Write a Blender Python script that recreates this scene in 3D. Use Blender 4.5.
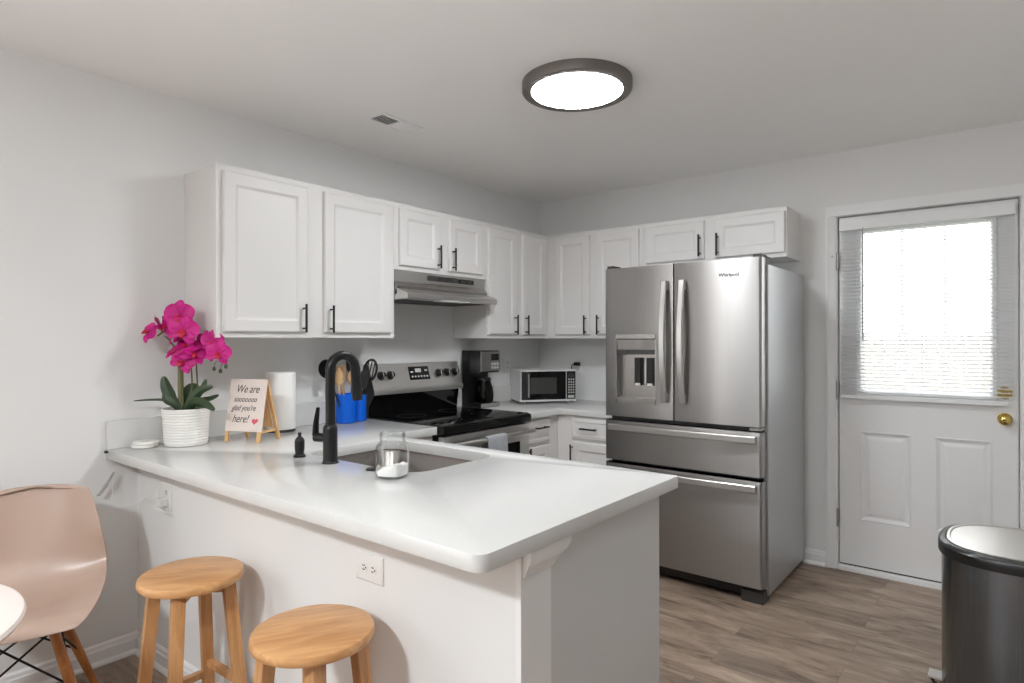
import bpy, bmesh, math, random
from mathutils import Matrix, Vector
random.seed(7)
PI = math.pi
S = bpy.context.scene
COL = S.collection
for o in list(bpy.data.objects):
    bpy.data.objects.remove(o, do_unlink=True)

# ---------------------------------------------------------------- camera
cam_d = bpy.data.cameras.new('camera')
cam_d.sensor_width = 36.0
cam_d.lens = 623.8 / 1024 * 36.0
cam_d.shift_y = -1.0 / 1024
cam_d.clip_start = 0.02
cam = bpy.data.objects.new('camera', cam_d)
COL.objects.link(cam)
cam.matrix_world = (Matrix.Translation((2.976, -4.083, 1.351)) @ Matrix.Rotation(math.radians(38.6), 4, 'Z')
                    @ Matrix.Rotation(PI / 2, 4, 'X') @ Matrix.Rotation(math.radians(-0.093), 4, 'Z'))
S.camera = cam

# ---------------------------------------------------------------- light and exposure
S.view_settings.view_transform = 'Standard'
S.view_settings.look = 'None'
S.view_settings.gamma = 1.0
S.view_settings.use_curve_mapping = False
S.view_settings.exposure = 0.03
S.cycles.use_denoising = True
S.cycles.max_bounces = 12
S.cycles.diffuse_bounces = 8
S.cycles.sample_clamp_indirect = 6.0
KITCHEN_LAMP = 66.0       # emission of the ceiling light's diffuser
DINING_LAMP = 78.0        # W, dining area ceiling lamp
WINDOW_LEFT = 40.0
REAR_FILL = 4.0  # W, added soft fill from the rear wall, which has no window
UPLIGHT = 66.0           # W, added up-pointing fill near the camera that brightens the ceiling
SKY = 7.0

world = bpy.data.worlds.new('sky')
S.world = world
world.use_nodes = True
wn = world.node_tree.nodes
wl = world.node_tree.links
bgn = wn['Background']
tcw = wn.new('ShaderNodeTexCoord')
sepw = wn.new('ShaderNodeSeparateXYZ')
rmpw = wn.new('ShaderNodeValToRGB')
rmpw.color_ramp.elements[0].position = 0.46
rmpw.color_ramp.elements[0].color = (0.55, 0.56, 0.55, 1)
rmpw.color_ramp.elements[1].position = 0.56
rmpw.color_ramp.elements[1].color = (1.0, 1.0, 1.0, 1)
mulw = wn.new('ShaderNodeMath'); mulw.operation = 'MULTIPLY_ADD'
mulw.inputs[1].default_value = 0.5; mulw.inputs[2].default_value = 0.5
wl.new(tcw.outputs['Generated'], sepw.inputs[0])
wl.new(sepw.outputs['Z'], mulw.inputs[0])
wl.new(mulw.outputs[0], rmpw.inputs[0])
wl.new(rmpw.outputs[0], bgn.inputs['Color'])
bgn.inputs['Strength'].default_value = SKY


def area(name, loc, rot, sx, sy, power, col=(1, 1, 1), shape='RECTANGLE'):
    d = bpy.data.lights.new(name, 'AREA')
    d.shape = shape
    d.size = sx
    if shape in ('RECTANGLE', 'ELLIPSE'):
        d.size_y = sy
    d.energy = power
    d.color = col
    o = bpy.data.objects.new(name, d)
    COL.objects.link(o)
    o.location = loc
    o.rotation_euler = rot
    return o


# the dining area behind the camera: its ceiling lamp, its left window's daylight and an added rear fill
area('dining_lamp', (1.87, -5.4, 2.40), (0, 0, 0), 0.34, 0.34, DINING_LAMP, (0.925, 0.968, 1.0), 'DISK')
area('daylight_left_window', (0.02, -5.75, 1.15), (0, -PI / 2, 0), 2.1, 1.3, WINDOW_LEFT, (0.99, 0.995, 1.0))
area('rear_fill', (2.9, -7.97, 1.4), (PI / 2, 0, 0), 2.6, 1.7, REAR_FILL, (0.99, 0.995, 1.0))

area('ceiling_fill', (2.9, -4.45, 1.75), (PI, 0, 0), 0.4, 0.4, UPLIGHT, (0.925, 0.968, 1.0), 'DISK')


# ---------------------------------------------------------------- materials
def lin(c):
    return tuple(((v / 255) / 12.92 if v / 255 <= 0.04045 else ((v / 255 + 0.055) / 1.055) ** 2.4) for v in c) + (1.0,)


def mat(name, rgb, rough=0.5, metal=0.0, var=0.03, scale=20.0, bump=0.0, stretch=None, bscale=None,
        emit=None, coat=0.0, aniso=0.0, spec=0.5, tangent=None):
    m = bpy.data.materials.new(name)
    m.use_nodes = True
    nt = m.node_tree
    N, L = nt.nodes, nt.links
    b = N['Principled BSDF']
    b.inputs['Roughness'].default_value = rough
    b.inputs['Metallic'].default_value = metal
    b.inputs['Specular IOR Level'].default_value = spec
    b.inputs['Coat Weight'].default_value = coat
    b.inputs['Coat Roughness'].default_value = 0.08
    b.inputs['Anisotropic'].default_value = aniso
    tc = N.new('ShaderNodeTexCoord')
    mp = N.new('ShaderNodeMapping')
    if stretch:
        mp.inputs['Scale'].default_value = stretch
    nz = N.new('ShaderNodeTexNoise')
    nz.inputs['Scale'].default_value = scale
    nz.inputs['Detail'].default_value = 4
    L.new(tc.outputs['Object'], mp.inputs[0])
    L.new(mp.outputs[0], nz.inputs['Vector'])
    c = lin(rgb)
    mx = N.new('ShaderNodeMix')
    mx.data_type = 'RGBA'
    mx.inputs[6].default_value = tuple(max(0, v * (1 - var)) for v in c[:3]) + (1,)
    mx.inputs[7].default_value = tuple(min(1, v * (1 + var)) for v in c[:3]) + (1,)
    L.new(nz.outputs['Fac'], mx.inputs[0])
    L.new(mx.outputs[2], b.inputs['Base Color'])
    if bump:
        bp = N.new('ShaderNodeBump')
        bp.inputs['Strength'].default_value = bump
        bp.inputs['Distance'].default_value = 0.002
        if bscale:
            n2 = N.new('ShaderNodeTexNoise')
            n2.inputs['Scale'].default_value = bscale
            n2.inputs['Detail'].default_value = 3
            L.new(mp.outputs[0], n2.inputs['Vector'])
            L.new(n2.outputs['Fac'], bp.inputs['Height'])
        else:
            L.new(nz.outputs['Fac'], bp.inputs['Height'])
        L.new(bp.outputs[0], b.inputs['Normal'])
    if tangent:
        tg = N.new('ShaderNodeCombineXYZ')
        for i in range(3):
            tg.inputs[i].default_value = tangent[i]
        L.new(tg.outputs[0], b.inputs['Tangent'])
    if emit:
        b.inputs['Emission Color'].default_value = (0.945, 0.975, 1.0, 1)
        b.inputs['Emission Strength'].default_value = emit
    return m


def glass(name, tint=(1, 1, 1, 1), rough=0.0, ior=1.5):
    """thin clear glass: mostly transparent with a sharp reflection"""
    m = bpy.data.materials.new(name)
    m.use_nodes = True
    N, L = m.node_tree.nodes, m.node_tree.links
    N.remove(N['Principled BSDF'])
    out = N['Material Output']
    tr = N.new('ShaderNodeBsdfTransparent')
    tr.inputs[0].default_value = tint
    gl = N.new('ShaderNodeBsdfGlossy')
    gl.inputs['Roughness'].default_value = rough
    fr = N.new('ShaderNodeFresnel')
    fr.inputs[0].default_value = ior
    nz = N.new('ShaderNodeTexNoise')
    nz.inputs['Scale'].default_value = 6
    ad = N.new('ShaderNodeMath'); ad.operation = 'MULTIPLY_ADD'
    ad.inputs[1].default_value = 0.6
    L.new(fr.outputs[0], ad.inputs[0])
    ad.inputs[2].default_value = 0.0
    L.new(nz.outputs['Fac'], gl.inputs['Roughness'])
    nz.inputs['Scale'].default_value = 0.5
    L.remove(gl.inputs['Roughness'].links[0])
    mx = N.new('ShaderNodeMixShader')
    L.new(ad.outputs[0], mx.inputs[0])
    L.new(tr.outputs[0], mx.inputs[1])
    L.new(gl.outputs[0], mx.inputs[2])
    L.new(mx.outputs[0], out.inputs[0])
    return m


def wood(name, a, b_, axis='X', scale=6.0, rough=0.4, rings=9.0):
    m = bpy.data.materials.new(name)
    m.use_nodes = True
    N, L = m.node_tree.nodes, m.node_tree.links
    b = N['Principled BSDF']
    b.inputs['Roughness'].default_value = rough
    tc = N.new('ShaderNodeTexCoord')
    mp = N.new('ShaderNodeMapping')
    k = {'X': (0.12, 1, 1), 'Y': (1, 0.12, 1), 'Z': (1, 1, 0.12)}[axis]
    mp.inputs['Scale'].default_value = k
    nz = N.new('ShaderNodeTexNoise')
    nz.inputs['Scale'].default_value = scale * 4
    nz.inputs['Detail'].default_value = 6
    nz.inputs['Distortion'].default_value = 1.2
    n2 = N.new('ShaderNodeTexNoise')
    n2.inputs['Scale'].default_value = scale * 18
    n2.inputs['Detail'].default_value = 3
    L.new(tc.outputs['Object'], mp.inputs[0])
    L.new(mp.outputs[0], nz.inputs['Vector'])
    L.new(mp.outputs[0], n2.inputs['Vector'])
    ad = N.new('ShaderNodeMath'); ad.operation = 'MULTIPLY_ADD'
    ad.inputs[1].default_value = 0.35
    L.new(n2.outputs['Fac'], ad.inputs[0])
    L.new(nz.outputs['Fac'], ad.inputs[2])
    cr = N.new('ShaderNodeValToRGB')
    cr.color_ramp.elements[0].position = 0.45
    cr.color_ramp.elements[0].color = lin(a)
    cr.color_ramp.elements[1].position = 0.85
    cr.color_ramp.elements[1].color = lin(b_)
    L.new(ad.outputs[0], cr.inputs[0])
    L.new(cr.outputs[0], b.inputs['Base Color'])
    return m


def floor_material():
    m = bpy.data.materials.new('vinyl_planks')
    m.use_nodes = True
    N, L = m.node_tree.nodes, m.node_tree.links
    b = N['Principled BSDF']
    b.inputs['Roughness'].default_value = 0.42
    tc = N.new('ShaderNodeTexCoord')
    br = N.new('ShaderNodeTexBrick')
    br.offset = 0.37
    br.offset_frequency = 2
    br.inputs['Color1'].default_value = (0, 0, 0, 1)
    br.inputs['Color2'].default_value = (1, 1, 1, 1)
    br.inputs['Mortar'].default_value = (0.5, 0.5, 0.5, 1)
    br.inputs['Scale'].default_value = 1.0
    br.inputs['Mortar Size'].default_value = 0.0009
    br.inputs['Mortar Smooth'].default_value = 0.2
    br.inputs['Brick Width'].default_value = 1.22
    br.inputs['Row Height'].default_value = 0.152
    L.new(tc.outputs['Object'], br.inputs['Vector'])
    # per-plank shift of the grain
    va = N.new('ShaderNodeVectorMath'); va.operation = 'MULTIPLY_ADD'
    va.inputs[1].default_value = (7.0, 3.0, 5.0)
    L.new(br.outputs['Color'], va.inputs[0])
    L.new(tc.outputs['Object'], va.inputs[2])
    mp = N.new('ShaderNodeMapping')
    mp.inputs['Scale'].default_value = (1.5, 6.5, 1.0)
    L.new(va.outputs[0], mp.inputs[0])
    n1 = N.new('ShaderNodeTexNoise')
    n1.inputs['Scale'].default_value = 2.2
    n1.inputs['Detail'].default_value = 9
    n1.inputs['Roughness'].default_value = 0.68
    n1.inputs['Distortion'].default_value = 0.6
    L.new(mp.outputs[0], n1.inputs['Vector'])
    cr = N.new('ShaderNodeValToRGB')
    e = cr.color_ramp.elements
    e[0].position = 0.30; e[0].color = lin((84, 68, 57))
    e[1].position = 0.72; e[1].color = lin((196, 178, 160))
    k = e.new(0.46); k.color = lin((146, 126, 110))
    k = e.new(0.58); k.color = lin((170, 150, 132))
    L.new(n1.outputs['Fac'], cr.inputs[0])
    # per plank tone
    bw = N.new('ShaderNodeMath'); bw.operation = 'MULTIPLY_ADD'
    bw.inputs[1].default_value = 0.36; bw.inputs[2].default_value = 0.70
    sp = N.new('ShaderNodeSeparateColor')
    L.new(br.outputs['Color'], sp.inputs[0])
    L.new(sp.outputs[0], bw.inputs[0])
    mu = N.new('ShaderNodeMix'); mu.data_type = 'RGBA'; mu.blend_type = 'MULTIPLY'
    mu.inputs[0].default_value = 1.0
    L.new(cr.outputs[0], mu.inputs[6])
    L.new(bw.outputs[0], mu.inputs[7])
    dk = N.new('ShaderNodeMix'); dk.data_type = 'RGBA'
    dk.inputs[7].default_value = lin((96, 82, 71))
    L.new(br.outputs['Fac'], dk.inputs[0])
    L.new(mu.outputs[2], dk.inputs[6])
    L.new(dk.outputs[2], b.inputs['Base Color'])
    bp = N.new('ShaderNodeBump')
    bp.inputs['Strength'].default_value = 0.15
    bp.inputs['Distance'].default_value = 0.001
    L.new(n1.outputs['Fac'], bp.inputs['Height'])
    L.new(bp.outputs[0], b.inputs['Normal'])
    return m


M = {}
M['wall'] = mat('wall_paint', (228, 228, 227), 0.75, var=0.012, scale=3, bump=0.04, bscale=260)
M['wallgrey'] = mat('low_bounce_wall', (112, 112, 114), 0.75, var=0.012, scale=3)  # unseen dining walls, darkened to cut the bounced fill light
M['ceiling'] = mat('ceiling_paint', (240, 239, 238), 0.85, var=0.012, scale=2, bump=0.05, bscale=200)
M['trim'] = mat('trim_paint', (236, 236, 236), 0.45, var=0.012, scale=8)
M['cabinet'] = mat('cabinet_paint', (224, 222, 220), 0.42, var=0.012, scale=6)
M['panel'] = mat('panel_laminate', (212, 213, 212), 0.5, var=0.01, scale=5)
M['floor'] = floor_material()
M['quartz'] = mat('white_quartz', (212, 212, 210), 0.16, var=0.02, scale=60)
M['black'] = mat('matte_black_metal', (22, 21, 21), 0.38, 0.3, var=0.1)
M['blackplastic'] = mat('black_plastic', (20, 20, 20), 0.35, var=0.1)
M['blackgloss'] = mat('black_glass', (9, 9, 9), 0.06, var=0.1)
M['darkgrey'] = mat('dark_grey_plastic', (58, 57, 56), 0.5, var=0.08)
M['steel'] = mat('brushed_steel', (180, 177, 174), 0.27, 1.0, var=0.04, scale=4, stretch=(1, 1, 60), bump=0.02, aniso=0.5)
M['steelv'] = mat('vertical_brushed_steel', (170, 168, 166), 0.34, 1.0, var=0.05, scale=5, stretch=(40, 40, 0.3), aniso=0.85, tangent=(0, 0, 1))
M['steelcan'] = mat('can_steel', (118, 123, 128), 0.24, 1.0, var=0.25, scale=5, stretch=(40, 40, 0.3), aniso=0.8, tangent=(0, 0, 1))
M['steellight'] = mat('light_satin_steel', (215, 213, 210), 0.33, 1.0, var=0.03, scale=6)
M['steelsink'] = mat('sink_steel', (150, 145, 141), 0.2, 1.0, var=0.10, scale=5, stretch=(30, 30, 0.5))
M['fridgeside'] = mat('grey_coated_steel', (196, 198, 200), 0.34, 0.55, var=0.03, scale=30, bump=0.03, bscale=320)
M['whiteplastic'] = mat('white_plastic', (228, 228, 226), 0.35, var=0.01)
M['ceramic'] = mat('white_ceramic', (236, 234, 229), 0.3, var=0.02, scale=12, coat=0.3)
M['blue'] = mat('blue_glaze', (0, 92, 205), 0.38, var=0.08, scale=8, coat=0.05, spec=0.3)
M['bronze'] = mat('dark_bronze', (112, 106, 101), 0.45, 0.35, var=0.06)
M['diffuser'] = mat('lamp_diffuser', (250, 250, 248), 0.6, var=0.0, emit=KITCHEN_LAMP)
M['brass'] = mat('polished_brass', (214, 186, 110), 0.16, 1.0, var=0.05)
M['nickel'] = mat('hinge_nickel', (176, 174, 170), 0.35, 1.0, var=0.05)
M['stoolwood'] = wood('oak_varnish', (182, 130, 82), (216, 168, 116), 'X', 5.0, 0.33)
M['stoolleg'] = wood('oak_leg', (172, 122, 76), (206, 158, 108), 'Z', 6.0, 0.36)
M['chairleg'] = wood('walnut_leg', (140, 84, 40), (188, 122, 62), 'Z', 6.0, 0.4)
M['easelwood'] = wood('pine', (206, 158, 100), (232, 192, 138), 'Z', 7.0, 0.5)
M['woodspoon'] = wood('beech_spoon', (206, 160, 112), (234, 200, 156), 'Z', 9.0, 0.55)
M['shell'] = mat('beige_shell', (180, 156, 141), 0.32, var=0.015, scale=4)
M['tabletop'] = mat('white_table_paint', (232, 222, 215), 0.4, var=0.015, scale=4)
M['grid'] = mat('translucent_grid', (240, 240, 240), 0.5, var=0.01)
_n, _l = M['grid'].node_tree.nodes, M['grid'].node_tree.links
_tr = _n.new('ShaderNodeBsdfTranslucent')
_tr.inputs[0].default_value = (0.93, 0.94, 0.95, 1)
_mx = _n.new('ShaderNodeMixShader')
_mx.inputs[0].default_value = 0.88
_l.new(_n['Principled BSDF'].outputs[0], _mx.inputs[1])
_l.new(_tr.outputs[0], _mx.inputs[2])
_l.new(_mx.outputs[0], _n['Material Output'].inputs[0])
M['magenta'] = mat('magenta_petal', (192, 0, 124), 0.55, var=0.35, scale=30)
M['lipred'] = mat('red_lip', (176, 0, 44), 0.45, var=0.25, scale=40)
M['leaf'] = mat('orchid_leaf', (52, 70, 44), 0.42, var=0.22, scale=14, stretch=(1, 1, 3))
M['stem'] = mat('orchid_stem', (92, 96, 58), 0.55, var=0.2, scale=30)
M['stake'] = mat('bark_stake', (112, 108, 76), 0.8, var=0.35, scale=40, stretch=(1, 1, 0.2), bump=0.3)
M['bud'] = mat('green_bud', (72, 84, 56), 0.45, var=0.2)
M['soil'] = mat('dark_moss', (42, 40, 30), 0.9, var=0.4, scale=60, bump=0.5)
M['cable'] = mat('grey_white_cable', (186, 184, 181), 0.5, var=0.05)
M['paper'] = mat('paper_towel', (243, 242, 239), 0.9, var=0.012, scale=80, bump=0.12, bscale=160)
M['signboard'] = mat('sign_paper', (240, 226, 217), 0.6, var=0.015, scale=10)
M['ink'] = mat('ink', (44, 38, 38), 0.6, var=0.1)
M['heart'] = mat('pink_ink', (222, 88, 106), 0.6, var=0.1)
M['towel'] = mat('grey_towel', (150, 153, 157), 0.95, var=0.22, scale=160, bump=0.5)
M['salt'] = mat('white_crystals', (244, 243, 240), 0.8, var=0.04, scale=200, bump=0.6)
M['glass'] = glass('clear_glass', (0.965, 0.975, 0.975, 1), ior=1.28)
M['pane'] = glass('window_glass', (0.98, 0.99, 0.99, 1))
M['darkpane'] = mat('dark_oven_glass', (12, 12, 12), 0.05, var=0.1)
M['carafe'] = glass('carafe_glass', (0.35, 0.34, 0.33, 1))
M['wand'] = mat('clear_grey_plastic', (168, 170, 172), 0.3, var=0.02)
M['slat'] = mat('white_slat', (238, 239, 240), 0.5, var=0.01)
M['vane'] = mat('translucent_slat', (238, 239, 240), 0.5, var=0.01)
_n, _l = M['vane'].node_tree.nodes, M['vane'].node_tree.links
_tr = _n.new('ShaderNodeBsdfTranslucent')
_tr.inputs[0].default_value = (0.9, 0.91, 0.92, 1)
_mx = _n.new('ShaderNodeMixShader')
_mx.inputs[0].default_value = 0.45
_l.new(_n['Principled BSDF'].outputs[0], _mx.inputs[1])
_l.new(_tr.outputs[0], _mx.inputs[2])
_l.new(_mx.outputs[0], _n['Material Output'].inputs[0])
M['blueled'] = mat('blue_pad', (70, 92, 150), 0.4, var=0.1)
M['display'] = mat('display_white', (205, 205, 200), 0.4, var=0.05)
M['grass'] = mat('dry_lawn', (104, 108, 84), 0.95, var=0.2, scale=5)
M['fence'] = wood('grey_fence', (134, 132, 128), (160, 157, 152), 'Z', 5, 0.8)


# ---------------------------------------------------------------- mesh helpers
ROOT = {}


class MB:
    """collects shapes of ONE mesh object"""

    def __init__(self, world=False):
        self.bm = bmesh.new()
        self.world = world
        self.mats = None

    def _bev(self, verts, w, seg=2, ang=40):
        if w <= 0:
            return
        es = set()
        for v in verts:
            for e in v.link_edges:
                if len(e.link_faces) == 2 and e.calc_face_angle(0) > math.radians(ang):
                    es.add(e)
        bmesh.ops.bevel(self.bm, geom=list(es), offset=w, segments=seg, profile=0.5, affect='EDGES', clamp_overlap=True)

    def box(self, x0, x1, y0, y1, z0, z1, bev=0.0, seg=2, mtx=None):
        x0, x1 = min(x0, x1), max(x0, x1)
        y0, y1 = min(y0, y1), max(y0, y1)
        z0, z1 = min(z0, z1), max(z0, z1)
        P = [(x0, y0, z0), (x1, y0, z0), (x1, y1, z0), (x0, y1, z0), (x0, y0, z1), (x1, y0, z1), (x1, y1, z1), (x0, y1, z1)]
        v = [self.bm.verts.new(mtx @ Vector(p) if mtx else p) for p in P]
        for f in ((3, 2, 1, 0), (4, 5, 6, 7), (0, 1, 5, 4), (1, 2, 6, 5), (2, 3, 7, 6), (3, 0, 4, 7)):
            self.bm.faces.new([v[i] for i in f])
        self._bev(v, bev, seg)
        return self

    def loft(self, rings, cap0=True, cap1=True, closed=True, bev=0, seg=2, ang=40):
        R = [[self.bm.verts.new(p) for p in r] for r in rings]
        n = len(R[0])
        for a, b in zip(R, R[1:]):
            for i in range(n if closed else n - 1):
                j = (i + 1) % n
                try:
                    self.bm.faces.new((a[i], a[j], b[j], b[i]))
                except ValueError:
                    pass
        if cap0:
            self.bm.faces.new(list(reversed(R[0])))
        if cap1:
            self.bm.faces.new(R[-1])
        if bev:
            self._bev([v for r in R for v in r], bev, seg, ang)
        return self

    def prism(self, poly, axis, a0, a1, bev=0, seg=2, ang=40):
        """poly: 2d points; axis x: (y,z), y: (x,z), z: (x,y)"""
        def P(p, a):
            return {'x': (a, p[0], p[1]), 'y': (p[0], a, p[1]), 'z': (p[0], p[1], a)}[axis]
        return self.loft([[P(p, a0) for p in poly], [P(p, a1) for p in poly]], bev=bev, seg=seg, ang=ang)

    def tube(self, pts, r, seg=10, cap=True, flat=1.0):
        pts = [Vector(p) for p in pts]
        n = len(pts)
        rs = [r] * n if not isinstance(r, (list, tuple)) else list(r)
        rings = []
        t0 = (pts[1] - pts[0]).normalized()
        up = Vector((0, 0, 1)) if abs(t0.z) < 0.9 else Vector((1, 0, 0))
        u = t0.cross(up).normalized()
        for i in range(n):
            t = (pts[min(i + 1, n - 1)] - pts[max(i - 1, 0)])
            if t.length < 1e-9:
                t = t0.copy()
            t.normalize()
            u = (u - t * u.dot(t))
            if u.length < 1e-6:
                u = t.cross(Vector((0, 0, 1)))
            u.normalize()
            w = t.cross(u).normalized()
            rings.append([pts[i] + (u * math.cos(2 * PI * k / seg) + w * math.sin(2 * PI * k / seg) * flat) * rs[i] for k in range(seg)])
        return self.loft(rings, cap, cap)

    def cyl(self, p0, p1, r, r1=None, seg=24, bev=0):
        p0, p1 = Vector(p0), Vector(p1)
        t = (p1 - p0).normalized()
        up = Vector((0, 0, 1)) if abs(t.z) < 0.9 else Vector((1, 0, 0))
        u = t.cross(up).normalized()
        w = t.cross(u)
        r1 = r if r1 is None else r1
        ring = lambda c, q: [c + (u * math.cos(2 * PI * k / seg) + w * math.sin(2 * PI * k / seg)) * q for k in range(seg)]
        return self.loft([ring(p0, r), ring(p1, r1)], bev=bev, ang=60)

    def lathe(self, prof, c=(0, 0, 0), seg=48, cap0=True, cap1=True):
        c = Vector(c)
        return self.loft([[c + Vector((r * math.cos(2 * PI * k / seg), r * math.sin(2 * PI * k / seg), z)) for k in range(seg)]
                          for r, z in prof], cap0, cap1)

    def ball(self, c, r, sx=1, sy=1, sz=1, u=16, v=10):
        mt = Matrix.Translation(c) @ Matrix.Diagonal((sx * r, sy * r, sz * r, 1))
        bmesh.ops.create_uvsphere(self.bm, u_segments=u, v_segments=v, radius=1.0, matrix=mt)
        return self

    def rects(self, w, h, prof, x0=0.0, z0=0.0, cap=True, cap0=True):
        """panel in the xz plane facing -y built of nested rectangles; prof: (inset, y)"""
        rings = []
        for i, y in prof:
            rings.append([(x0 + i, y, z0 + i), (x0 + w - i, y, z0 + i), (x0 + w - i, y, z0 + h - i), (x0 + i, y, z0 + h - i)])
        return self.loft(rings, cap0, cap)

    def xf(self, m):
        self.bm.transform(m)
        return self

    def build(self, name, material, parent=None, label=None, smooth=True, angle=38, props=None):
        if self.world and parent is not None:
            self.bm.transform(ROOT[parent].inverted())
        bmesh.ops.recalc_face_normals(self.bm, faces=list(self.bm.faces))
        me = bpy.data.meshes.new(name)
        self.bm.to_mesh(me)
        self.bm.free()
        if smooth:
            for p in me.polygons:
                p.use_smooth = True
            me.set_sharp_from_angle(angle=math.radians(angle))
        me.materials.append(material)
        o = bpy.data.objects.new(name, me)
        COL.objects.link(o)
        if parent is not None:
            o.parent = parent
            ROOT[o] = ROOT[parent]
        else:
            ROOT[o] = Matrix.Identity(4)
        if label:
            o['label'] = label
        return o


def W():
    return MB(True)


def tag(o, label, cat, group=None):
    o['label'] = label
    o['category'] = cat
    if group:
        o['group'] = group
    return o


def thing(name, label, cat, loc=(0, 0, 0), rz=0.0, group=None):
    o = bpy.data.objects.new(name, None)
    COL.objects.link(o)
    o.empty_display_size = 0.05
    o.location = loc
    o.rotation_euler = (0, 0, rz)
    ROOT[o] = Matrix.Translation(loc) @ Matrix.Rotation(rz, 4, 'Z')
    return tag(o, label, cat, group)


def copy_thing(src, loc, rz, label):
    def rec(o, par):
        c = o.copy()
        COL.objects.link(c)
        if par is not None:
            c.parent = par
            c.matrix_parent_inverse = o.matrix_parent_inverse.copy()
        for ch in kids[o]:
            rec(ch, c)
        return c
    kids = {}
    for o in list(bpy.data.objects):
        kids.setdefault(o, [])
        if o.parent:
            kids.setdefault(o.parent, []).append(o)
    r = rec(src, None)
    r.location = loc
    r.rotation_euler = (0, 0, rz)
    r['label'] = label
    return r


def struct(name, m, material, **k):
    o = m.build(name, material, **k)
    o['kind'] = 'structure'
    return o


def rrect(x0, x1, y0, y1, r, n=6):
    pts = []
    for cx, cy, a in ((x1 - r, y1 - r, 0), (x0 + r, y1 - r, 90), (x0 + r, y0 + r, 180), (x1 - r, y0 + r, 270)):
        for k in range(n + 1):
            t = math.radians(a + 90 * k / n)
            pts.append((cx + r * math.cos(t), cy + r * math.sin(t)))
    return pts


def arc(cx, cy, r, a0, a1, n=6):
    return [(cx + r * math.cos(math.radians(a0 + (a1 - a0) * k / n)), cy + r * math.sin(math.radians(a0 + (a1 - a0) * k / n))) for k in range(n + 1)]


def slab(m, outer, holes, z0, z1, bev=0.003):
    """flat slab with holes"""
    bm = m.bm
    es, vs = [], []
    for loop in [outer] + holes:
        v = [bm.verts.new((p[0], p[1], z0)) for p in loop]
        vs += v
        es += [bm.edges.new((v[i], v[(i + 1) % len(v)])) for i in range(len(v))]
    r = bmesh.ops.triangle_fill(bm, use_beauty=True, use_dissolve=False, edges=es)
    faces = [f for f in r['geom'] if isinstance(f, bmesh.types.BMFace)]
    ex = bmesh.ops.extrude_face_region(bm, geom=faces)
    nv = [g for g in ex['geom'] if isinstance(g, bmesh.types.BMVert)]
    bmesh.ops.translate(bm, vec=(0, 0, z1 - z0), verts=nv)
    bmesh.ops.recalc_face_normals(bm, faces=list(bm.faces))
    if bev:
        m._bev(list(bm.verts), bev, 2, 60)
    return m


def text_obj(txt, size, material, name, parent, mtx, shear=0.0, extrude=0.0004, align='CENTER', bold=0.0):
    cu = bpy.data.curves.new(name, 'FONT')
    cu.body = txt
    cu.size = size
    cu.shear = shear
    cu.extrude = extrude
    cu.offset = bold
    cu.align_x = align
    tmp = bpy.data.objects.new(name + '_tmp', cu)
    COL.objects.link(tmp)
    dg = bpy.context.evaluated_depsgraph_get()
    me = bpy.data.meshes.new_from_object(tmp.evaluated_get(dg))
    bpy.data.objects.remove(tmp, do_unlink=True)
    bpy.data.curves.remove(cu)
    me.transform(mtx)
    me.materials.clear()
    me.materials.append(material)
    me.name = name
    o = bpy.data.objects.new(name, me)
    COL.objects.link(o)
    if parent is not None:
        o.parent = parent
        ROOT[o] = ROOT[parent]
    return o


FACE = Matrix.Rotation(PI / 2, 4, 'X')      # text lying in xy -> standing in xz, facing -y

# ================================================================= the setting
H = 2.462
YR = -8.0
XR = 3.35
XR2 = 5.0
m = W(); m.box(-0.3, XR2 + 0.2, YR - 0.2, 0.06, -0.12, 0.0)
struct('floor', m, M['floor'], smooth=False)
m = W(); m.box(-0.2, XR2 + 0.2, YR - 0.2, 0.25, H, H + 0.15)
struct('ceiling', m, M['ceiling'], smooth=False)
m = W(); m.box(-0.15, 0, YR, 0.2, 0, H)
struct('wall_left', m, M['wall'], smooth=False)
# back wall with the door opening
DX0, DX1, DZ = 2.182, 3.012, 2.075
m = W()
m.box(0, DX0 - 0.02, 0, 0.2, 0, H); m.box(DX1 + 0.02, XR, 0, 0.2, 0, H); m.box(DX0 - 0.02, DX1 + 0.02, 0, 0.2, DZ + 0.02, H)
struct('wall_back', m, M['wall'], smooth=False)
m = W(); m.box(XR, XR + 0.15, -1.9, 0.2, 0, H); m.box(XR + 0.15, XR2, -1.9, -1.75, 0, H)
struct('wall_right', m, M['wall'], smooth=False)
m = W(); m.box(XR2, XR2 + 0.15, YR, -1.75, 0, H)
struct('wall_side', m, M['wallgrey'], smooth=False)
m = W(); m.box(-0.15, XR2 + 0.15, YR - 0.15, YR, 0, H)
struct('wall_rear', m, M['wallgrey'], smooth=False)
# half wall below the bar
KY0, KY1, KX = -2.945, -2.805, 2.062
KYW = -2.975                      # the half wall is not quite square to the left wall
KY0 = -2.922


def ky(x):
    return KYW + (KY0 - KYW) * x / KX


KR = math.atan2(KY0 - KYW, KX)
m = W(); m.prism([(0, KYW), (KX, KY0), (KX, KY1), (0, KY1)], 'z', 0, 0.857)
struct('wall_bar', m, M['wall'], smooth=False)
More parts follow.
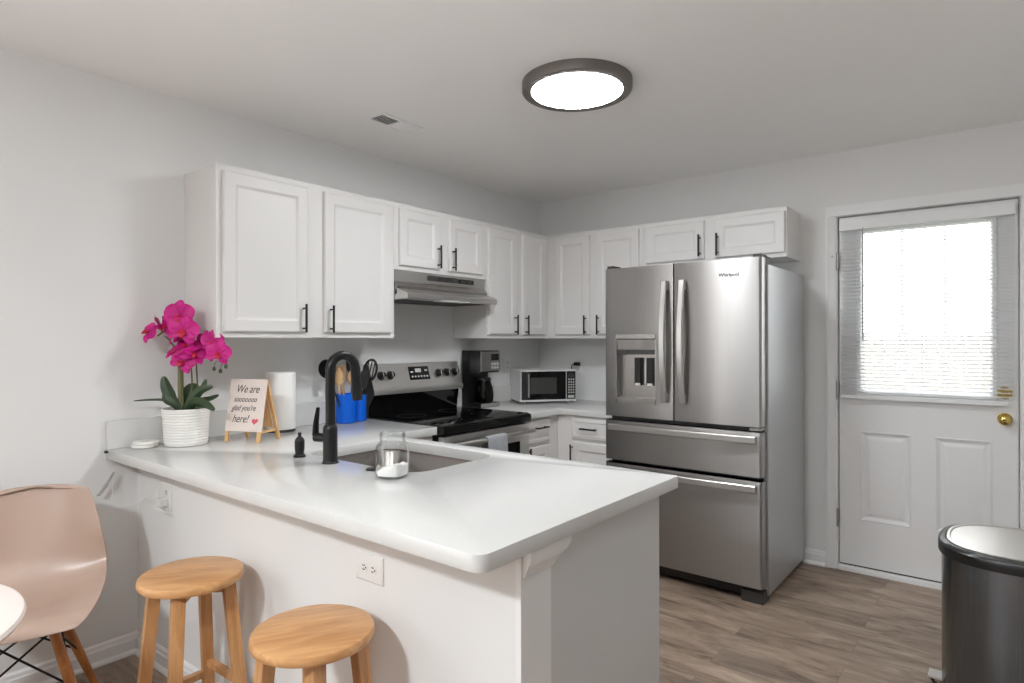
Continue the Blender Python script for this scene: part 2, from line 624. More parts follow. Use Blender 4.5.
# the cased end of the half wall with its small crown
m = W(); m.box(KX, KX + 0.016, KY0 - 0.004, KY1 + 0.002, 0, 0.857, 0.002)
struct('trim_1', m, M['trim'])
m = W()
prof = [(0.004, 0.790), (0.007, 0.793), (0.009, 0.803), (0.016, 0.818), (0.017, 0.8185), (0.017, 0.824), (0.021, 0.825), (0.024, 0.840), (0.024, 0.8565)]
rings = []
for d, z in prof:
    g = 0.058 * min(1.0, (z - 0.790) / 0.052)
    rings.append([(KX + 0.0162, KY0 + 0.004, z), (KX + 0.016 + d, KY0 + 0.004, z), (KX + 0.016 + d, KY1 + 0.002 + g, z), (KX + 0.0162, KY1 + 0.002 + g, z)])
m.loft(rings)
struct('trim_2', m, M['trim'], angle=20)


def baseboard(name, p0, p1, n, h=0.088, t=0.014):
    """profiled skirting from p0 to p1; n points into the room"""
    pr = [(0, 0), (t + 0.010, 0), (t + 0.010, 0.008), (t + 0.004, 0.018), (t, 0.020), (t, h - 0.026), (t - 0.004, h - 0.02), (t - 0.005, h - 0.008), (0.004, h), (0, h)]
    m = W()
    a, b, n = Vector(p0), Vector(p1), Vector(n)
    m.loft([[a + n * q[0] + Vector((0, 0, q[1])) for q in pr], [b + n * q[0] + Vector((0, 0, q[1])) for q in pr]])
    return struct(name, m, M['trim'], angle=25)


baseboard('baseboard_left', (0, YR, 0), (0, KYW, 0), (1, 0, 0))
baseboard('baseboard_bar', (0.024, ky(0.024), 0), (KX, KY0, 0), (0, -1, 0))
baseboard('baseboard_back', (1.99, 0, 0), (DX0 - 0.066, 0, 0), (0, -1, 0))
baseboard('baseboard_right', (XR, -1.9, 0), (XR, 0, 0), (-1, 0, 0))

# door casing and jambs
m = W()
cw = 0.058
for xa, xb in ((DX0 - 0.006 - cw, DX0 - 0.006), (DX1 + 0.006, DX1 + 0.006 + cw)):
    pr = [(xa, 0.0), (xa, -0.016), (xa + 0.012, -0.018), (xa + 0.020, -0.013), (xb - 0.012, -0.011), (xb - 0.004, -0.008), (xb, 0.0)]
    if xa > 2.6:
        pr = [(xa + xb - p[0], p[1]) for p in pr]
    m.prism(pr, 'z', 0, DZ + 0.005)
m.box(DX0 - 0.006 - cw, DX1 + 0.006 + cw, -0.016, 0, DZ + 0.006, DZ + 0.006 + cw, 0.003)
struct('trim_3', m, M['trim'])
m = W()
m.box(DX0 - 0.02, DX0 - 0.004, 0.0, 0.2, 0, DZ + 0.02); m.box(DX1 + 0.004, DX1 + 0.02, 0.0, 0.2, 0, DZ + 0.02)
m.box(DX0 - 0.004, DX1 + 0.004, 0.0, 0.2, DZ + 0.004, DZ + 0.02)
# stops behind the leaf keep daylight out of the gaps
m.box(DX0 - 0.004, DX0 + 0.012, 0.068, 0.12, 0.02, DZ + 0.004); m.box(DX1 - 0.012, DX1 + 0.004, 0.068, 0.12, 0.02, DZ + 0.004)
m.box(DX0 + 0.012, DX1 - 0.012, 0.068, 0.12, DZ - 0.012, DZ + 0.004)
struct('trim_4', m, M['trim'], smooth=False)
# threshold: pale lower lip, metal sill
m = W()
m.box(DX0 - 0.003, DX1 + 0.003, -0.012, 0.19, 0.0005, 0.016, 0.003); m.box(DX0 - 0.003, DX1 + 0.003, 0.012, 0.19, 0.016, 0.026, 0.002)
struct('trim_5', m, M['trim'])

# ---- the door
door = thing('door_1', 'white half-glazed back door with two raised panels', 'door', (DX0, 0.028, 0.0))
door['kind'] = 'structure'
DW = DX1 - DX0
zb, zt = 0.034, DZ
GX0, GX1, GZ0, GZ1 = 2.300, 2.902, 1.060, 1.975
m = W()
yF, yB = 0.024, 0.066
m.box(DX0 + 0.003, GX0, yF, yB, GZ0, zt - 0.003); m.box(GX1, DX1 - 0.003, yF, yB, GZ0, zt - 0.003)
m.box(GX0, GX1, yF, yB, GZ1, zt - 0.003)
PL = (2.292, 2.545); PRR = (2.655, 2.905); PZ = (0.300, 0.822)
m.box(DX0 + 0.003, PL[0], yF, yB, zb, GZ0); m.box(PL[1], PRR[0], yF, yB, zb, GZ0); m.box(PRR[1], DX1 - 0.003, yF, yB, zb, GZ0)
for a, b in (PL, PRR):
    m.box(a, b, yF, yB, zb, PZ[0]); m.box(a, b, yF, yB, PZ[1], GZ0)
leaf = m.build('door_slab', M['trim'], door, smooth=False)
for a, b in (PL, PRR):
    m = W()
    m.rects(b - a, PZ[1] - PZ[0], [(0, yB), (0, yF), (0.006, yF - 0.004), (0.014, yF + 0.001), (0.024, yF + 0.010), (0.032, yF + 0.010), (0.050, yF + 0.002), (0.054, yF + 0.0015)], a, PZ[0])
    m.build('panel', M['trim'], door, angle=20)
m = W(); m.box(DX0 + 0.003, DX1 - 0.003, 0.026, 0.064, 0.0262, zb)  # added strip that blocks sky light leaking under the door
m.build('door_gap_strip', M['blackplastic'], door)
m = W()
m.rects(GX1 - GX0 + 0.05, GZ1 - GZ0 + 0.05, [(0, yF), (0.004, yF - 0.010), (0.022, yF - 0.010), (0.032, yF + 0.008), (0.032, yF + 0.02), (0.02, yF + 0.021)], GX0 - 0.025, GZ0 - 0.025, cap=False, cap0=False)
lite = m.build('window_frame', M['trim'], door)
m = W()
for k in (1, 2):
    x = GX0 + (GX1 - GX0) * k / 3
    z = GZ0 + (GZ1 - GZ0) * k / 3
    m.box(x - 0.007, x + 0.007, 0.036, 0.048, GZ0, GZ1, 0.003)
    m.box(GX0, GX1, 0.037, 0.047, z - 0.007, z + 0.007, 0.003)
m.build('muntins', M['grid'], door)
m = W(); m.box(GX0, GX1, 0.050, 0.054, GZ0, GZ1)
m.build('pane', M['pane'], door, smooth=False)


def lock(z, knob):
    c = (2.955, yF, z)
    m = W()
    yy = lambda d: (c[0], yF - d, z)
    m.cyl(yy(-0.002), yy(0.006), 0.033, 0.031, 32, 0.002)
    if knob:
        m.cyl(yy(0.006), yy(0.026), 0.013, 0.012, 20)
        prof = [(0.012, 0.024), (0.021, 0.030), (0.027, 0.040), (0.028, 0.048), (0.024, 0.057), (0.015, 0.062), (0.004, 0.0635)]
        m.loft([[(c[0] + r * math.cos(2 * PI * k / 28), yF - d, z + r * math.sin(2 * PI * k / 28)) for k in range(28)] for r, d in prof])
    else:
        m.cyl(yy(0.006), yy(0.014), 0.024, 0.022, 32, 0.002)
    o = m.build('knob' if knob else 'deadbolt', M['brass'], door)
    m = W()
    if knob:
        m.box(c[0] - 0.006, c[0] + 0.006, yF - 0.066, yF - 0.0625, z - 0.002, z + 0.002)
        m.build('keyhole', M['black'], o)
    else:
        m.box(c[0] - 0.014, c[0] + 0.014, yF - 0.030, yF - 0.012, z - 0.004, z + 0.004, 0.003)
        m.build('thumb_turn', M['brass'], o)


lock(0.940, True)
lock(1.075, False)
for z in (1.815, 1.055, 0.305):
    m = W()
    m.cyl((DX0 - 0.001, -0.010, z - 0.046), (DX0 - 0.001, -0.010, z + 0.046), 0.0065, seg=14)
    m.ball((DX0 - 0.001, -0.010, z + 0.049), 0.006); m.ball((DX0 - 0.001, -0.010, z - 0.049), 0.006)
    m.box(DX0 - 0.002, DX0 + 0.001, -0.012, 0.03, z - 0.044, z + 0.044)
    m.build('hinge', M['nickel'], door)
m = W()
m.cyl((DX0 - 0.028, -0.012, 1.845), (DX0 - 0.028, -0.030, 1.845), 0.005, seg=12)
struct('trim_6', m, M['nickel'])

# ---- blind on the door
bl = thing('window_blind', 'white slatted blind lowered over the back door glass', 'blind', (2.60, 0.0, 1.0))
BX0, BX1 = 2.196, 2.998
m = W(); m.box(BX0, BX1, -0.034, 0.020, 1.988, 2.048, 0.004)
m.build('valance', M['slat'], bl)
m = W()
ns = 45
for k in range(ns):
    z = 1.055 + (1.975 - 1.055) * k / (ns - 1)
    t = math.radians(14)
    w = 0.0118
    rings = []
    for x in (BX0 + 0.006, BX1 - 0.006):
        r = []
        for s, side in [(-1, 1), (-0.4, 1), (0.2, 1), (1, 1), (1, -1), (0.2, -1), (-0.4, -1), (-1, -1)]:
            yy = s * w
            zz = 0.0016 * (1 - s * s) + side * 0.00035
            r.append((x, -0.006 + yy * math.cos(t) - zz * math.sin(t), z + yy * math.sin(t) + zz * math.cos(t)))
        rings.append(r)
    m.loft(rings)
m.build('slats', M['vane'], bl)
m = W(); m.box(BX0 + 0.004, BX1 - 0.030, -0.022, 0.010, 1.012, 1.034, 0.004)
m.build('bottom_rail', M['slat'], bl)
m = W()
for x in (2.32, 2.60, 2.88):
    for y in (-0.0185, 0.0065):
        m.cyl((x, y, 1.03), (x, y, 1.99), 0.0009, seg=6)
m.build('ladder_cord', M['slat'], bl)
m = W(); m.cyl((2.318, -0.040, 1.985), (2.318, -0.042, 1.35), 0.0042, seg=10); m.cyl((2.318, -0.040, 1.985), (2.318, -0.030, 2.0), 0.003, seg=8)
m.build('wand', M['wand'], bl)

# ---- outdoors beyond the door: a pale yard and a plank fence
m = W(); m.box(-8, 16, 0.2, 30, -0.35, -0.25)
struct('ground', m, M['grass'], smooth=False)
fn = thing('plank_fence', 'pale board fence across the yard beyond the door glass', 'fence', (2.5, 9.0, -0.25))
m = W()
for k in range(60):
    x = -5 + k * 0.2
    m.box(x, x + 0.188, 9.0, 9.02, -0.25, 1.45 + 0.01 * ((k * 7) % 3))
m.box(-5, 7, 9.02, 9.06, 0.1, 0.19); m.box(-5, 7, 9.02, 9.06, 1.1, 1.19)
m.build('fence_boards', M['fence'], fn, smooth=False)

# ================================================================= cabinets
DOORP = [(0, 0.0), (0, -0.012), (0.0025, -0.017), (0.006, -0.019), (0.052, -0.019), (0.058, -0.0165), (0.064, -0.0115), (0.072, -0.0105), (0.078, -0.011)]


def pull(parent, x, z, y, vertical=True, L=0.136):
    m = MB()
    h = L / 2
    if vertical:
        m.cyl((x, y - 0.029, z - h), (x, y - 0.029, z + h), 0.0058, seg=14, bev=0.001)
        for s in (-1, 1):
            m.cyl((x, y, z + s * 0.048), (x, y - 0.029, z + s * 0.048), 0.0045, seg=10)
    else:
        m.cyl((x - h, y - 0.029, z), (x + h, y - 0.029, z), 0.0058, seg=14, bev=0.001)
        for s in (-1, 1):
            m.cyl((x + s * 0.048, y, z), (x + s * 0.048, y - 0.029, z), 0.0045, seg=10)
    return m.build('handle', M['black'], parent, label='black bar handle')


def wall_cabinet(label, loc, rz, w, z0, z1, d, doors):
    """doors: (x0, x1, z0, z1, handle x, handle z) in the cabinet's own frame, front = -y"""
    c = thing('wall_cabinet', label, 'cabinet', loc, rz, 'white wall cabinets around the kitchen')
    m = MB()
    m.box(0, w, -d, -0.001, z0, z1, 0.0015)
    m.build('cabinet_body', M['cabinet'], c)
    for (a, b, q0, q1, hx, hz) in doors:
        m = MB()
        m.rects(b - a, q1 - q0, [(i, -d - 0.0004 + y) for i, y in DOORP], a, q0)
        dr = m.build('cabinet_door', M['cabinet'], c, angle=22)
        pull(dr, hx, hz, -d - 0.0193)
    return c


R90 = PI / 2
D = 0.2985
ZB, ZT = 1.366, 2.122
y0 = -2.776
wall_cabinet('wide white wall cabinet above the orchid, leftmost of the row', (0, y0, 0), R90, 0.995, ZB, ZT, D,
             [(0.026, 0.442, 1.392, 2.094, 0.412, 1.459), (0.536, 0.962, 1.392, 2.094, 0.566, 1.459)])
y1 = -1.780
wall_cabinet('short white wall cabinet directly above the range hood', (0, y1, 0), R90, 0.783, 1.750, ZT, D,
             [(0.030, 0.348, 1.774, 2.094, 0.322, 1.847), (0.424, 0.730, 1.774, 2.094, 0.447, 1.844)])
y2 = -0.996
wall_cabinet('tall white wall cabinet right of the range hood, reaching the corner', (0, y2, 0), R90, 0.995, ZB, ZT, D,
             [(0.008, 0.304, 1.392, 2.094, 0.274, 1.459), (0.370, 0.642, 1.392, 2.094, 0.396, 1.459)])
wall_cabinet('white wall cabinet above the microwave, left of the fridge', (0.300, 0, 0), 0, 0.775, ZB, ZT, D,
             [(0.070, 0.362, 1.392, 2.094, 0.338, 1.459), (0.412, 0.745, 1.392, 2.094, 0.442, 1.459)])
wall_cabinet('short white wall cabinet directly above the fridge', (1.077, 0, 0), 0, 0.898, 1.832, ZT, D,
             [(0.022, 0.416, 1.856, 2.094, 0.392, 1.938), (0.482, 0.892, 1.856, 2.094, 0.504, 1.934)])

# base cabinets
ZC0, ZC1 = 0.857, 0.897
BD = 0.585


def base_cabinet(label, loc, rz, w, fronts):
    c = thing('base_cabinet', label, 'cabinet', loc, rz, 'white base cabinets under the worktops')
    m = MB()
    m.box(0, w, -BD, -0.002, 0.10, ZC0 - 0.001, 0.0015)
    m.box(0.002, w - 0.002, -BD + 0.07, -0.002, 0.0, 0.10)
    m.build('cabinet_body', M['cabinet'], c)
    for kind, a, b, q0, q1, hx, hz in fronts:
        m = MB()
        if kind == 'drawer':
            m.rects(b - a, q1 - q0, [(0, -BD - 0.0004), (0, -BD - 0.013), (0.003, -BD - 0.018), (0.008, -BD - 0.0195), (0.026, -BD - 0.0195), (0.030, -BD - 0.0165), (0.036, -BD - 0.016)], a, q0)
            dr = m.build('drawer', M['cabinet'], c, angle=22)
            pull(dr, hx, hz, -BD - 0.0165, False, 0.12)
        else:
            m.rects(b - a, q1 - q0, [(i, -BD - 0.0004 + y) for i, y in DOORP], a, q0)
            dr = m.build('cabinet_door', M['cabinet'], c, angle=22)
            pull(dr, hx, hz, -BD - 0.0193)
    return c


base_cabinet('white base cabinet with drawer between the stove and the corner', (0, -0.998, 0), R90, 0.988,
             [('drawer', 0.014, 0.292, 0.690, 0.842, 0.180, 0.789), ('door', 0.014, 0.292, 0.125, 0.668, 0.040, 0.605)])
base_cabinet('white base cabinet with drawer between the corner and the fridge', (0.588, -0.010, 0), 0, 0.480,
             [('drawer', 0.118, 0.452, 0.705, 0.842, 0.258, 0.775), ('door', 0.118, 0.452, 0.125, 0.684, 0.130, 0.600)])
base_cabinet('white base cabinet left of the stove under the utensil crocks', (0, -2.140, 0), R90, 0.374,
             [('drawer', 0.05, 0.36, 0.690, 0.842, 0.20, 0.775), ('door', 0.05, 0.36, 0.125, 0.668, 0.30, 0.595)])
# cabinet under the peninsula (its back is the half wall, its right end panel shows)
pc = thing('peninsula_cabinet', 'white cabinet carcass with plain end panel under the peninsula worktop', 'cabinet', (1.35, -2.48, 0))
m = W()
m.box(0.64, 2.042, -2.803, -2.788, 0.10, ZC0 - 0.001); m.box(0.64, 2.042, -2.788, -2.17, 0.10, 0.118); m.box(0.62, 0.638, -2.803, -2.17, 0.10, ZC0 - 0.001)
m.box(0.62, 2.042, -2.80, -2.24, 0.0, 0.10)
m.build('cabinet_body', M['cabinet'], pc, smooth=False)
m = W(); m.box(2.044, 2.060, -2.802, -2.150, 0.0, ZC0 - 0.001, 0.0015)
m.build('end_panel', M['panel'], pc, label='flat grey-white end panel')
m = W(); m.box(0.64, 2.042, -2.168, -2.15, 0.105, ZC0 - 0.001, 0.0015)
m.build('front_panel', M['cabinet'], pc)

# ---- worktops
wt = thing('worktop', 'white L-shaped quartz worktop with sink cut-out, left wall and peninsula', 'worktop', (1.0, -2.6, ZC0))
RN = 0.030
XE, YE, YF = 2.107, -3.100, -2.100
outer = ([(0.001, YE)] + arc(XE - RN, YE + RN, RN, -90, 0) + arc(XE - 0.006, YF - 0.006, 0.006, 0, 90, 3)
         + [(0.623 + 0.02, YF)] + [(0.623, YF + 0.02)] + arc(0.623 - 0.005, -1.765 - 0.005, 0.005, 0, 90, 3) + [(0.001, -1.765)])
SX0, SX1, SY0, SY1 = 0.735, 1.392, -2.635, -2.185
hole = rrect(SX0, SX1, SY0, SY1, 0.085, 7)
m = W(); slab(m, outer, [hole], ZC0, ZC1, 0.003)
m.build('counter_slab', M['quartz'], wt, angle=45)
m = W(); m.box(0.001, 0.021, YE + 0.002, -1.768, ZC1 + 0.0003, ZC1 + 0.118, 0.002)
m.build('backsplash', M['quartz'], wt)
wt2 = thing('worktop', 'white quartz worktop in the far corner under the microwave', 'worktop', (0.3, -0.3, ZC0))
m = W()
slab(m, [(0.001, -0.998), (0.623, -0.998), (0.623, -0.640), (0.640, -0.623), (1.070, -0.623), (1.070, -0.001), (0.001, -0.001)], [], ZC0, ZC1, 0.003)
m.build('counter_slab', M['quartz'], wt2, angle=45)
m = W(); m.box(0.001, 0.021, -0.995, -0.002, ZC1 + 0.0003, ZC1 + 0.118, 0.002)
m.build('backsplash', M['quartz'], wt2)

# ---- sink
sk = thing('sink', 'stainless undermount sink basin set into the peninsula worktop', 'sink', (1.06, -2.41, 0.66))
m = W()


def ring(g, z, r):
    return [(p[0], p[1], z) for p in rrect(SX0 - g, SX1 + g, SY0 - g, SY1 + g, max(0.01, r), 7)]


m.loft([ring(0.022, 0.8565, 0.10), ring(0.004, 0.8565, 0.088), ring(-0.004, 0.845, 0.082), ring(-0.012, 0.70, 0.078), ring(-0.03, 0.672, 0.065), ring(-0.06, 0.664, 0.05),
        ring(-0.06, 0.661, 0.05), ring(-0.028, 0.668, 0.066), ring(-0.009, 0.70, 0.080), ring(0.001, 0.845, 0.086), ring(0.022, 0.853, 0.10)], False, False)
m.bm.verts.ensure_lookup_table()
m.loft([ring(-0.06, 0.664, 0.05), ring(-0.06, 0.661, 0.05)])
m.build('basin', M['steelsink'], sk)
m = W(); m.lathe([(0.045, 0.6642), (0.043, 0.668), (0.030, 0.666), (0.012, 0.667)], (1.06, -2.41, 0), 32)
m.build('drain', M['nickel'], sk)

# ---- faucet
fc = thing('faucet', 'matte black gooseneck kitchen faucet behind the glass jar', 'faucet', (1.003, -2.694, ZC1 + 0.0005))
m = MB()
m.lathe([(0.030, 0.0), (0.030, 0.004), (0.0275, 0.007), (0.0265, 0.01), (0.0265, 0.125), (0.0250, 0.134), (0.020, 0.142)], seg=32)
m.build('faucet_base', M['black'], fc)
m = MB()
dx, dy = 0.10, 0.995           # spout direction
pts = [(0, 0, 0.13), (0, 0, 0.25), (0, 0, 0.346)]
RA = 0.053
for k in range(1, 17):
    a = PI * k / 16 * 0.97
    s = RA * (1 - math.cos(a))
    pts.append((dx * s, dy * s, 0.346 + RA * math.sin(a)))
m.tube(pts, 0.0175, 18)
m.build('spout', M['black'], fc)
e = Vector(pts[-1]); dn = Vector((dx * 0.08, dy * 0.08, -1)).normalized()
m = MB()
p1 = e + dn * 0.012; p2 = e + dn * 0.10; p3 = e + dn * 0.125
m.tube([e - dn * 0.004, p1, e + dn * 0.03, p2, p3], [0.0182, 0.0188, 0.0188, 0.0205, 0.0195], 20)
m.build('spray_head', M['black'], fc)
m = MB()
ls = Vector((-0.96, -0.28, 0))
b0 = Vector((0, 0, 0.092))
m.cyl(b0 + ls * 0.015, b0 + ls * 0.068, 0.0165, 0.0175, 20, 0.002)
lv = m.build('valve', M['black'], fc)
m = MB()
s0 = b0 + ls * 0.060
pts = [s0 + Vector((0, 0, -0.012)), s0 + ls * 0.008 + Vector((0, 0, 0.012)), s0 + ls * 0.006 + Vector((0, 0, 0.05)), s0 - ls * 0.0 + Vector((0, 0, 0.088)), s0 - ls * 0.004 + Vector((0, 0, 0.112))]
m.tube(pts, [0.0125, 0.0145, 0.0125, 0.0095, 0.0075], 14, True, 0.55)
m.build('lever', M['black'], lv)

sd = tag(MB().lathe([(0.0235, 0.0), (0.0235, 0.006), (0.017, 0.012), (0.0165, 0.018), (0.0185, 0.030), (0.0190, 0.060), (0.0175, 0.068), (0.0135, 0.074), (0.007, 0.080), (0.006, 0.084), (0.0075, 0.088), (0.0075, 0.093), (0.004, 0.096)], seg=28).build('soap_dispenser', M['black']),
         'small black dispenser standing on the worktop left of the faucet', 'dispenser')
sd.location = (0.803, -2.694, ZC1 + 0.0005)
hc = tag(MB().lathe([(0.0265, 0.0), (0.0265, 0.003), (0.024, 0.0055), (0.010, 0.006)], seg=32).build('tap_hole_cover', M['black']),
         'flat black round hole cover on the worktop beside the glass jar', 'cover')
hc.location = (1.225, -2.672, ZC1 + 0.0005)

# ---- glass jar
jr = thing('glass_jar', 'open clear glass jar with white crystals at the sink edge', 'jar', (1.368, -2.708, ZC1 + 0.0006), math.radians(20))


def sq(r, z, n=2.0, seg=48, k=1.0):
    out = []
    for i in range(seg):
        t = 2 * PI * i / seg
        c, s = math.cos(t), math.sin(t)
        q = (abs(c) ** n + abs(s) ** n) ** (-1 / n)
        out.append((r * q * c, r * q * s, z))
    return out


m = MB()
oz = [(0.020, 0.0035, 3), (0.044, 0.0, 3), (0.050, 0.006, 3.6), (0.052, 0.02, 4), (0.052, 0.100, 4), (0.0505, 0.110, 3.4), (0.0475, 0.117, 2.6), (0.0455, 0.121, 2), (0.0455, 0.138, 2), (0.0475, 0.140, 2), (0.0475, 0.150, 2), (0.0455, 0.152, 2), (0.0430, 0.150, 2), (0.0430, 0.140, 2)]
m.loft([sq(r, z, n) for r, z, n in oz], True, False)
m.build('jar_body', M['glass'], jr)
m = MB()
rings = [sq(0.047, 0.0085, 3.2), sq(0.0482, 0.02, 3.3)]
top = []
for p in sq(0.0482, 0.0, 3.3):
    top.append((p[0], p[1], 0.033 + 0.28 * p[0] + 0.004 * math.sin(90 * p[0] + 60 * p[1])))
rings.append(top)
for f in (0.7, 0.35, 0.06):
    rings.append([(p[0] * f, p[1] * f, 0.039 + 0.28 * p[0] * f + 0.004 * math.sin(130 * p[0] * f + 90 * p[1])) for p in sq(0.0482, 0, 3.3)])
m.loft(rings)
o = m.build('crystals', M['salt'], jr, label='heap of white crystals')
o['kind'] = 'stuff'

jr.scale = (0.92, 0.92, 0.97)
# ---- range hood
hd = thing('range_hood', 'stainless slim range hood under the short wall cabinet', 'range hood', (0, -1.776, 1.583), R90)
HW = 0.764
m = MB()      # local: x along wall, -y into room, z up from 1.545
zt_ = 0.166
m.prism([(-0.004, 0.03), (-0.004, zt_), (-0.296, zt_), (-0.296, 0.102), (-0.318, 0.076), (-0.318, 0.062), (-0.30, 0.03)], 'x', 0, HW, 0.0015)
hb = m.build('hood_body', M['steel'], hd)
m = MB()      # sloping visor with raised side cheeks
m.prism([(-0.004, 0.026), (-0.004, 0.0), (-0.398, 0.0), (-0.405, 0.004), (-0.405, 0.028), (-0.393, 0.035), (-0.318, 0.060), (-0.318, 0.03)], 'x', 0.0, HW, 0.0015)
m.prism([(-0.02, 0.026), (-0.295, 0.026), (-0.295, 0.074), (-0.02, 0.074)], 'x', -0.0005, 0.0)
m.build('visor', M['steellight'], hd)
m = MB()
for a, b in ((0.255, 0.335), (0.341, 0.421), (0.427, 0.507)):
    m.box(a, b, -0.2985, -0.2955, 0.122, 0.152)
    for k in range(4):
        m.box(a, b, -0.3005, -0.298, 0.124 + k * 0.0074, 0.127 + k * 0.0074)
m.build('vent_grille', M['darkgrey'], hd)
m = MB()
m.box(0.517, 0.655, -0.299, -0.2955, 0.122, 0.150, 0.001)
sw = m.build('switch_panel', M['blackplastic'], hd)
m = MB(); m.box(0.535, 0.579, -0.302, -0.2985, 0.130, 0.143, 0.001); m.box(0.593, 0.637, -0.302, -0.2985, 0.130, 0.143, 0.001)
m.build('rocker', M['darkgrey'], sw)
m = MB(); m.box(0.26, 0.49, -0.41, -0.34, -0.004, 0.0, 0.001)
m.build('light_lens', M['whiteplastic'], hd)
m = MB(); m.box(0.05, 0.72, -0.33, -0.03, -0.003, 0.0)
m.build('filter', M['darkgrey'], hd)

# ---- stove
st = thing('stove', 'stainless electric stove with black glass top between the worktops', 'stove', (0, -1.760, 0), R90)
SW = 0.758
m = MB()
m.box(0.001, SW - 0.001, -0.615, -0.03, 0.03, 0.872)
for x in (0.04, SW - 0.04):
    for y in (-0.56, -0.08):
        m.cyl((x, y, 0), (x, y, 0.03), 0.018, seg=14)
m.build('stove_body', M['blackplastic'], st, smooth=False)
m = MB()
m.prism([(-0.02, 0.872), (-0.02, 0.905), (-0.640, 0.905), (-0.662, 0.898), (-0.668, 0.884), (-0.664, 0.853), (-0.61, 0.848), (-0.61, 0.872)], 'x', 0.0, SW, 0.003, 2, 30)
ck = m.build('cooktop', M['blackgloss'], st)
for (x, y, r) in ((0.20, -0.20, 0.085), (0.56, -0.20, 0.10), (0.20, -0.46, 0.11), (0.56, -0.46, 0.085)):
    m = MB()
    for q in (r,):
        m.loft([[(x + rr * math.cos(2 * PI * k / 48), y + rr * math.sin(2 * PI * k / 48), zz) for k in range(48)] for rr, zz in ((q, 0.9051), (q, 0.9055), (q - 0.003, 0.9055), (q - 0.003, 0.9051))], False, False)
    m.build('burner_ring', M['darkgrey'], ck)
m = MB()     # black lower back panel and stainless slanted console
m.prism([(-0.004, 0.905), (-0.004, 1.06), (-0.056, 1.04), (-0.040, 0.905)], 'x', 0.004, SW - 0.004)
bg = m.build('backguard', M['blackgloss'], st)
m = MB()
m.prism([(-0.004, 1.045), (-0.004, 1.205), (-0.012, 1.212), (-0.034, 1.212), (-0.044, 1.206), (-0.084, 1.078), (-0.096, 1.058), (-0.096, 1.032), (-0.056, 1.032)], 'x', 0.002, SW - 0.002, 0.0015, 2, 25)
cs = m.build('control_console', M['steellight'], st)
m = MB(); m.prism([(-0.004, 0.90), (-0.004, 1.206), (-0.036, 1.212), (-0.046, 1.206), (-0.098, 1.055), (-0.098, 1.03), (-0.045, 0.96), (-0.042, 0.90)], 'x', -0.001, 0.0035)
m.build('side_cap', M['darkgrey'], cs)


def console_pt(x, t, out=0.0):
    """point on the slanted console face; t 0 bottom .. 1 top"""
    ya, za, yb, zc_ = -0.084, 1.078, -0.044, 1.206
    n = Vector((0, -(zc_ - za), (yb - ya))).normalized()
    if n.y > 0:
        n = -n
    return Vector((x, ya + (yb - ya) * t, za + (zc_ - za) * t)) + n * out


nrm = (console_pt(0, 0, 1) - console_pt(0, 0, 0)).normalized()
for x in (0.078, 0.148, 0.556, 0.630, 0.704):
    m = MB()
    m.cyl(console_pt(x, 0.50, 0.0), console_pt(x, 0.50, 0.006), 0.027, 0.026, 28, 0.001)
    m.cyl(console_pt(x, 0.50, 0.006), console_pt(x, 0.50, 0.028), 0.022, 0.019, 28, 0.002)
    kb = m.build('control_knob', M['blackplastic'], st, label='black round stove knob')
    m = MB()
    tt = (console_pt(0, 1) - console_pt(0, 0)).normalized()
    a = console_pt(x, 0.50, 0.0285)
    m.tube([a - tt * 0.016, a + tt * 0.018], 0.003, 6)
    m.build('knob_pointer', M['nickel'], kb)
m = MB()
P = [console_pt(0.302, 0.22, 0.0015), console_pt(0.472, 0.22, 0.0015), console_pt(0.472, 0.86, 0.0015), console_pt(0.302, 0.86, 0.0015)]
Q = [p - nrm * 0.003 for p in P]
m.loft([Q, P], bev=0.0005)
dsp = m.build('display', M['blackgloss'], st)
for (a, b, c, d) in ((0.355, 0.405, 0.58, 0.76), (0.315, 0.338, 0.56, 0.64), (0.435, 0.46, 0.62, 0.70)):
    P = [console_pt(a, c, 0.0022), console_pt(b, c, 0.0022), console_pt(b, d, 0.0022), console_pt(a, d, 0.0022)]
    m = MB()
    m.loft([[p - nrm * 0.0006 for p in P], P])
    m.build('readout', M['display'], dsp)
for k in range(6):
    a = 0.318 + k * 0.025
    P = [console_pt(a, 0.34, 0.0022), console_pt(a + 0.014, 0.34, 0.0022), console_pt(a + 0.014, 0.42, 0.0022), console_pt(a, 0.42, 0.0022)]
    m = MB()
    m.loft([[p - nrm * 0.0006 for p in P], P])
    m.build('touch_key', M['display'], dsp)

m = MB()      # oven door
m.box(0.006, SW - 0.006, -0.655, -0.617, 0.19, 0.842, 0.003)
od = m.build('oven_door', M['steellight'], st)
m = MB(); m.box(0.10, SW - 0.10, -0.6575, -0.654, 0.30, 0.742, 0.0015)
m.build('oven_window', M['darkpane'], od)
m = MB()
m.cyl((0.030, -0.712, 0.800), (SW - 0.030, -0.712, 0.800), 0.0155, seg=24, bev=0.002)
for x in (0.045, SW - 0.045):
    m.box(x - 0.014, x + 0.014, -0.712, -0.654, 0.788, 0.812, 0.003)
m.build('handle', M['steellight'], od, label='thick satin tubular oven handle')
m = MB(); m.box(0.006, SW - 0.006, -0.650, -0.617, 0.05, 0.18, 0.003)
m.build('drawer', M['steellight'], st)

